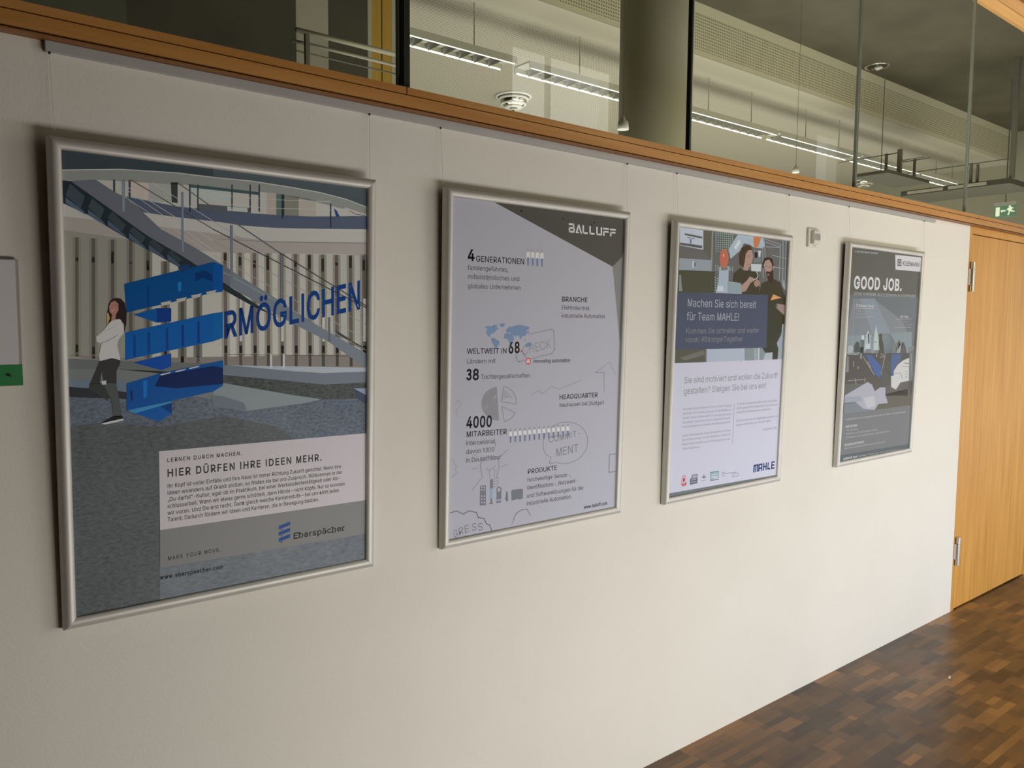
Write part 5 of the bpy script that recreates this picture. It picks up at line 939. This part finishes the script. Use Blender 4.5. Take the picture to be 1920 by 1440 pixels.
p.text('KLEEMANN', (1692, 497.5), (1723, 500.3), 8, (86, 85, 84), 13, bold=10); p.text('GOOD JOB.', (1601, 540.4), (1690.3, 545), 22, W4, 12, bold=30)
p.text('DEINE KARRIERE BEI KLEEMANN IN GÖPPINGEN', (1600, 553), (1716.8, 557.9), 5.4, W5, 12, bold=6)
p.text('37 Millionen Tonnen', (1604.8, 575.4), (1638, 576.4), 5, W4, 12, bold=14); p.stroke([(1604.5, 578), (1639, 578.5)], 0.7, W5, 12); p.text('Material aufbereitet', (1608, 584.5), (1634.5, 584.5), 3.4, W5, 12); p.text('weltweit pro Jahr', (1605, 590), (1636, 590), 3.4, W5, 12); p.stroke([(1603.5, 594.3), (1638, 594.3)], 0.7, W5, 12)
p.text('500 Team', (1687.5, 596), (1702.5, 596), 4.4, W4, 12, bold=16); p.stroke([(1680, 598.3), (1708, 598.3)], 0.7, W5, 12); p.text('Mitarbeiter in', (1684.5, 604.5), (1704, 604), 3, W5, 12); p.text('Göppingen weltweit', (1682, 610.3), (1707, 609.6), 3, W5, 12); p.stroke([(1677, 613.6), (1708, 613.4)], 0.7, W5, 12)
for k in range(16): p.stroke([(1601.5 - k * 0.22, 570 + k * 4.6), (1601.4 - k * 0.22, 572.2 + k * 4.6)], 0.7, W5, 12)
p.text('KLEEMANN sucht engagierte Menschen mit Ideen und Begeisterung', (1586, 788.5), (1697.5, 773.5), 3.6, W5, 12, bold=6); p.text('WIR SUCHEN', (1585.3, 802.5), (1606.6, 799.5), 4.4, W4, 12, bold=16)
p.text('Technische Berufe', (1586.5, 808.5), (1608.5, 805.6), 3.2, W5, 12, bold=4); p.text('Studenten und Werkstudenten (m/w/d)', (1585.5, 815.5), (1645, 806.8), 3.4, W5, 12, bold=4); p.text('Einsteiger und Fachkräfte aus allen Bereichen', (1585.5, 822.3), (1667, 810), 3.4, W5, 12, bold=4)
p.text('NEUGIERIG GEWORDEN?', (1583, 836.8), (1620, 830.4), 4.2, W4, 12, bold=14); p.text('Alle Infos und offene Stellen auf unserer Seite', (1582.5, 842.8), (1659, 829.6), 3.2, W5, 12, bold=4)
p.text('KLEEMANN GmbH', (1580.8, 862.5), (1607.5, 857.6), 4, W4, 13, bold=18); p.text('Manfred-Wörner-Str. 160, D-73037 Göppingen', (1610, 857), (1690.5, 843.5), 3.2, W5, 13, bold=4)
p.done()
# ------------------------------------------------------------------ small things on and in front of the wall
t_ = thing('picture_rail', 'long grey aluminium picture hanging rail right under the wooden sill', 'rail', (0.254, 0, 2.176))
obj('rail_profile', bevel(box(B(), 0, 3.988, -0.0115, 0.0, 0, 0.0210), 0.0008, 1), M_RAIL, t_)
obj('end_cap', box(B(), -0.0012, -0.0002, -0.0118, 0.0, -0.0003, 0.0210), M_GREY, t_)
for x in (0.261, 0.980, 1.199, 1.943, 2.197, 2.906, 3.382, 4.122):
    obj('wire_hook', box(B(), x - 0.254 - 0.002, x - 0.254 + 0.002, -0.0105, -0.006, -0.005, -0.0002), M_BLACK, t_)
obj('joint_line', box(B(), 2.235, 2.2362, -0.01165, -0.011, 0, 0.0210), M_GREY, t_)

t_ = thing('motion_sensor', 'small square cream motion sensor switch on the wall between the third and fourth posters', 'sensor', (3.0585, 0, 1.973))
obj('cover_plate', bevel(box(B(), 0, 0.081, -0.0105, 0.0, 0, 0.080), 0.003, 3), M_PLASTIC, t_)
obj('insert', bevel(box(B(), 0.0165, 0.0665, -0.0265, -0.009, 0.0135, 0.0685), 0.003, 3), M_PLASTIC, t_)
bm = B(); n = 10
pr = [(0.019 + 0.045 * k / n, -0.0268 - 0.004 * math.sin(math.pi * k / n)) for k in range(n + 1)]
rows = [[bm.verts.new((x, y, z)) for x, y in pr] for z in (0.029, 0.0555)]
for k in range(n): bm.faces.new((rows[0][k], rows[0][k + 1], rows[1][k + 1], rows[1][k]))
bm.faces.new(rows[0][::-1]); bm.faces.new(rows[1])
obj('sensor_lens', bm, mat('grey_fresnel_lens', (0.30, 0.29, 0.26), 0.35), t_)['label'] = 'grey curved lens'
bm = B(); box(bm, 0.030, 0.0455, -0.0108, -0.0104, 0.0055, 0.0085); box(bm, 0.0495, 0.057, -0.0108, -0.0104, 0.0055, 0.0085); obj('printed_mark', bm, M_GREY, t_)

t_ = thing('door_sign', 'white paper door sign with a green strip, at the left edge beside the first poster', 'sign', (0, 0, 1.5030))
obj('holder_plate', box(B(), -0.030, 0.1925, -0.012, -0.006, 0.0, 0.2525), mat('clear_edge_acrylic', (0.40, 0.385, 0.35), 0.25), t_)
obj('paper_sheet', box(B(), -0.028, 0.187, -0.0132, -0.0121, 0.0425, 0.251), mat('white_paper', (0.66, 0.64, 0.645), 0.6), t_)
obj('green_strip', box(B(), -0.030, 0.1925, -0.0136, -0.0121, 0.0, 0.0425), mat('dark_green_plastic', (0.025, 0.22, 0.06), 0.4), t_)['label'] = 'dark green plastic strip'
for x in (0.170, -0.010):
    bm = B(); tube(bm, (x, -0.0136, 0.021), (x, -0.0195, 0.021), 0.0026, 14); obj('screw', bm, M_BLACK, t_)
    bm = B(); tube(bm, (x, -0.006, 0.21), (x, 0, 0.21), 0.004, 10); obj('spacer', bm, M_BLACK, t_)
    bm = B(); tube(bm, (x, -0.006, 0.021), (x, 0, 0.021), 0.004, 10); obj('spacer', bm, M_BLACK, t_)

where = ('first of the small dark clips on the sill, beside the hanging dome light', 'small dark clip on the sill in front of the concrete column', 'small dark clip on the sill just right of the wide glass joint', 'small dark clip on the sill under the second white spotlight', 'small dark clip on the sill at the foot of the thin glass joint', 'small dark clip on the sill farthest right, above the fourth poster')
for k, x in enumerate((1.47, 1.964, 2.464, 2.951, 3.445, 3.938)):
    bm = B(); box(bm, x - 0.0022, x + 0.0022, 0.010, 0.016, 2.2545, 2.2545 + (0.018, 0.012, 0.012, 0.010, 0.010, 0.008)[k]); box(bm, x - 0.002, x + 0.007, 0.010, 0.016, 2.2545, 2.2575)
    tag(obj('glazing_clip', bm, M_BLACK), where[k], 'clip', 'glazing clips along the wooden sill')

bm = B()
for k, (x, y, z) in enumerate(((0, 0, 0.001), (0.034, 0.012, 0.001), (0.036, 0.004, 0.004), (0.003, -0.009, 0.003))): bm.verts.new((3.775 + x, -0.372 + y, z))
bm.verts.ensure_lookup_table(); f = bm.faces.new(bm.verts[:]); g = bmesh.ops.extrude_face_region(bm, geom=[f]); bmesh.ops.translate(bm, verts=[v for v in g['geom'] if isinstance(v, bmesh.types.BMVert)], vec=(0, 0, 0.0006))
tag(obj('paper_scrap', bm, M_WHITE), 'tiny white scrap of paper lying on the parquet floor', 'scrap')

# ------------------------------------------------------------------ lights and fittings behind the glass
M_GLINT = mat('glowing_daylight_glint', (0.9, 0.9, 0.86), 0.4, emit=(1.0, 0.97, 0.88), estr=1.5)  # glow stands in for daylight glinting on the reflector edges
M_BLADE = mat('louvre_blade_aluminium', (0.20, 0.20, 0.17), 0.4, 0.3)
M_SIDE = mat('side_reflector_aluminium', (0.55, 0.54, 0.47), 0.4, 0.2)
M_SLAB = mat('dark_underside', (0.075, 0.075, 0.06), 0.7)
M_HOUS = mat('luminaire_housing', (0.42, 0.41, 0.36), 0.5)
def louvre_lamp(x0, L, label):
    t = thing('louvre_lamp', label, 'lamp', (x0, 2.5, 3.40), (0, 0, 0), 'linear louvre lamps in one long row')
    bm = B(); box(bm, 0, L, -0.075, 0.075, 0.040, 0.052); obj('housing', bm, M_HOUS, t)
    for y in (-0.088, 0.081): obj('side_reflector', box(B(), 0, L, y, y + 0.007, 0.004, 0.052), M_SIDE, t)
    for y in (-0.082, 0.082): bm = B(); tube(bm, (0.02, y * 0.99, 0.006), (L - 0.02, y * 0.99, 0.006), 0.0065, 8); obj('glint_strip', bm, M_GLINT, t)  # emissive strips draw the bright reflected edge lines; the luminaires are unlit
    bm = B(); n = int(L / 0.125)
    for k in range(1, n + 1):
        x = L * k / (n + 1)
        a = [bm.verts.new(v) for v in ((x - 0.028, -0.078, 0.042), (x + 0.028, -0.078, 0.042), (x, -0.078, 0.002), (x - 0.028, 0.078, 0.042), (x + 0.028, 0.078, 0.042), (x, 0.078, 0.002))]
        for f in ((0, 2, 5, 3), (1, 4, 5, 2), (0, 1, 2), (3, 5, 4), (0, 3, 4, 1)): bm.faces.new([a[i] for i in f])
    obj('louvre', bm, M_BLADE, t)
    for x in (0.55, L - 0.3):
        bm = B(); tube(bm, (x, 0, 0.052), (x, 0, 0.3585), 0.004, 6); obj('suspension_cable', bm, M_PALE, t)
    return t
segs = [(1.92, 1.47, 'louvre lamp behind the glass nearest the black mullion'), (3.50, 1.47, 'louvre lamp second from the black mullion, left of the concrete column'), (5.02, 1.47, 'louvre lamp passing behind the concrete column to the wide glass joint'), (6.54, 1.47, 'louvre lamp beyond the column, just left of the thin glass joint'),
        (8.06, 1.30, 'louvre lamp seen right of the thin glass joint'), (9.40, 1.30, 'far louvre lamp at the right end of the row')]
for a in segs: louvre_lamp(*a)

def dome_light(x, y, z, r, label):
    t = thing('dome_light', label, 'lamp', (x, y, z), (0, 0, 0), 'round ceiling lights behind the glass')
    bm = B(); lathe(bm, [(r, 0), (r, -0.012), (r * 0.9, -0.018), (r * 0.86, -0.010), (r * 0.86, 0)], n=40); obj('trim_ring', bm, M_WHITE, t, True)
    bm = B(); lathe(bm, [(r * 0.84, -0.006), (r * 0.7, -r * 0.42), (r * 0.42, -r * 0.62), (0, -r * 0.7)], n=40); obj('bowl', bm, M_CHROME, t, True)
    for k in range(3):
        bm = B(); rr = r * (0.8, 0.66, 0.44)[k]; zz = -r * (0.2, 0.46, 0.62)[k]
        lathe(bm, [(rr + 0.006, zz + .008), (rr + 0.010, zz), (rr + 0.004, zz - 0.006)], n=40); obj('bowl_ring', bm, M_WHITE, t, True)
    return t
dome_light(4.60, 3.99, 3.7585, 0.17, 'round dome ceiling light above the sill left of the concrete column')
dome_light(11.0, 3.95, 3.7585, 0.17, 'distant round ceiling light right beside the thin glass joint')
t_ = thing('downlight', 'recessed round downlight in the dark concrete ceiling', 'lamp', (7.58, 2.06, 4.161))
bm = B(); lathe(bm, [(0.115, 0), (0.115, -0.006), (0.095, -0.008), (0.09, 0.0)], n=36); obj('trim_ring', bm, M_CHROME, t_, True)
bm = B(); lathe(bm, [(0.089, -0.002), (0.06, -0.001), (0.0, -0.0006)], n=36); obj('reflector', bm, mat('dark_reflector', (0.22, 0.22, 0.2), 0.25, 0.7), t_, True)
obj('bulb', box(B(), 0.005, 0.05, -0.03, 0.03, -0.016, -0.003), M_WHITE, t_)
def spot(px, py0, py1, y, label):
    a = at_y(px, py1, y); k = (at_y(px, py0, y).z - a.z)
    t = thing('pendant_spotlight', label, 'lamp', tuple(a), (0, 0, 0), 'small white pendant spotlights behind the glass')
    bm = B(); lathe(bm, [(0.0, 0.012 * k / 0.1), (k * 0.36, 0), (k * 0.42, 0.0), (k * 0.36, k * 0.55), (k * 0.22, k * 0.62), (k * 0.20, k * 0.66), (k * 0.06, k)], n=28); obj('shade', bm, M_WHITE, t, True)
    bm = B(); tube(bm, (0, 0, k), (0, 0, 4.161 - a.z), 0.0012, 6); obj('cable', bm, M_GREY, t)
spot(1168, 216, 243, 0.66, 'small white bullet spotlight hanging in front of the concrete column')
spot(1492, 308, 324, 0.9, 'small white bullet spotlight just above the sill left of the thin glass joint')

M_HOUS = bpy.data.materials['luminaire_housing']
Y = 1.7
A_, E_ = at_y(555, 55.5, Y), at_y(752, 103.5, Y); zt = A_.z
t_ = thing('reflected_handrail', 'reflection of a pale steel rail with thin wires in the leftmost dark pane, built solid', 'railing', (A_.x, Y, 0))  # railing mirrored in the glass, modelled as solid bars behind it
Lr = E_.x - A_.x
bm = B(); tube(bm, (0, 0, zt), (Lr, 0, zt), 0.012, 14); obj('top_rail', bm, M_PALE, t_, True)
bm = B(); tube(bm, (0, 0.05, zt - 0.035), (Lr, 0.05, zt - 0.035), 0.008, 10); obj('ghost_rail', bm, M_HOUS, t_, True)  # fainter second line of the reflection, as a bar
for dz in (0.096, 0.178):
    bm = B(); tube(bm, (0, 0, zt - dz), (Lr, 0, zt - dz), 0.004, 8); obj('wire', bm, M_GREY, t_)
xp = at_y(575.5, 90, Y).x - A_.x
for x in (xp, Lr - 0.01): obj('post', box(B(), x - 0.010, x + 0.010, -0.01, 0.01, 0.0, zt - 0.01), M_GREY, t_)

t_ = thing('reflected_walkway', 'reflection of a dark slab with short railing posts in the glass at the right, built solid', 'walkway', (8.3, 1.1, 3.0))  # stands in for a landing reflected in the glass
obj('slab', box(B(), 0, 0.62, 0, 1.02, 0, 0.05), M_SLAB, t_)
obj('slab_edge', box(B(), -0.01, 0.0, 0.2, 0.55, 0.012, 0.04), M_PALE, t_)
obj('slab_edge', box(B(), -0.01, 0.0, 0.6, 0.95, 0.012, 0.04), M_PALE, t_)
obj('post', box(B(), 0.02, 0.06, -0.02, 0.02, 0.05, 1.16), M_GREY, t_)
for x, y, h in ((0.05, 0.36, 0.2), (0.05, 0.30, 0.18)): obj('post', box(B(), x, x + 0.022, y, y + 0.022, 0.05, 0.05 + h), M_GREY, t_)
bm = B(); tube(bm, (0.06, 0.02, 0.24), (0.06, 1.0, 0.24), 0.005, 6); obj('rail_cable', bm, M_GREY, t_)
t_ = thing('reflected_railing', 'reflection of dark railing rods and posts in the right hand pane, built solid', 'railing', (7.3, 1.75, 3.1))  # glass reflection of a railing, modelled as rods, posts and plate
obj('post', box(B(), 0.32, 0.355, 0.06, 0.095, 0.0, 0.24), M_GREY, t_)
obj('post', box(B(), 0.33, 0.35, 0.20, 0.22, 0.0, 0.22), M_GREY, t_)
obj('base_plate', box(B(), 0.0, 0.85, 0.02, 0.36, -0.03, 0.0), M_SLAB, t_)
for x, y0, y1, z in ((0.34, 0.07, 0.7, 0.21), (0.34, -0.15, 0.07, 0.13), (0.80, 0.0, 0.3, 0.21)):
    bm = B(); tube(bm, (x, y0, z), (x, y1, z), 0.005, 6); obj('rod', bm, M_GREY, t_)
obj('post', box(B(), 0.79, 0.81, 0.14, 0.16, 0.0, 0.22), M_GREY, t_)
bm = B(); tube(bm, (0.42, 0.3, 0.0), (0.42, 0.3, 1.061), 0.004, 6); obj('hanger', bm, M_GREY, t_)

# the green escape sign hanging at the far right
SX = 9.0
t_ = thing('exit_sign', 'green escape route sign with running figure and arrow hanging behind the glass', 'sign', (SX, 1.382, 2.778))
M_SG = mat('sign_green', (0.13, 0.24, 0.16), 0.4, emit=(0.10, 0.24, 0.15), estr=0.3); M_SW = mat('sign_white', (0.75, 0.8, 0.68), 0.4, emit=(0.8, 0.9, 0.68), estr=0.65)
obj('panel', box(B(), 0, 0.018, -0.098, 0.098, 0, 0.118), M_SG, t_)
obj('light_housing', box(B(), -0.012, 0.03, -0.099, 0.099, 0.118, 0.148), M_RAIL, t_)
def sgn(pts, bm, x=-0.0015):
    vs = [bm.verts.new((x, 0.098 - 0.196 * u, 0.118 * v)) for u, v in pts]
    bm.faces.new(vs)
bm = B(); sgn([(.07, .08), (.26, .08), (.26, .86), (.07, .86)], bm); sgn([(.29, .50), (.38, .36), (.38, .45), (.54, .45), (.54, .57), (.38, .57), (.38, .64)], bm)
for q in ([(.66, .88), (.72, .94), (.79, .90), (.78, .80), (.70, .78)], [(.66, .74), (.80, .80), (.84, .60), (.74, .46), (.64, .52)], [(.58, .60), (.67, .72), (.68, .64), (.61, .54)], [(.80, .78), (.92, .70), (.90, .64), (.80, .68)],
          [(.70, .50), (.78, .48), (.74, .34), (.70, .12), (.63, .12), (.68, .34)], [(.76, .50), (.84, .56), (.88, .46), (.97, .44), (.97, .36), (.84, .36)]): sgn(q, bm)
obj('pictogram', bm, M_SW, t_)
bm = B(); tube(bm, (0.009, 0, 0.148), (0.009, 0, 1.383), 0.006, 8); obj('hanger_rod', bm, M_GREY, t_)
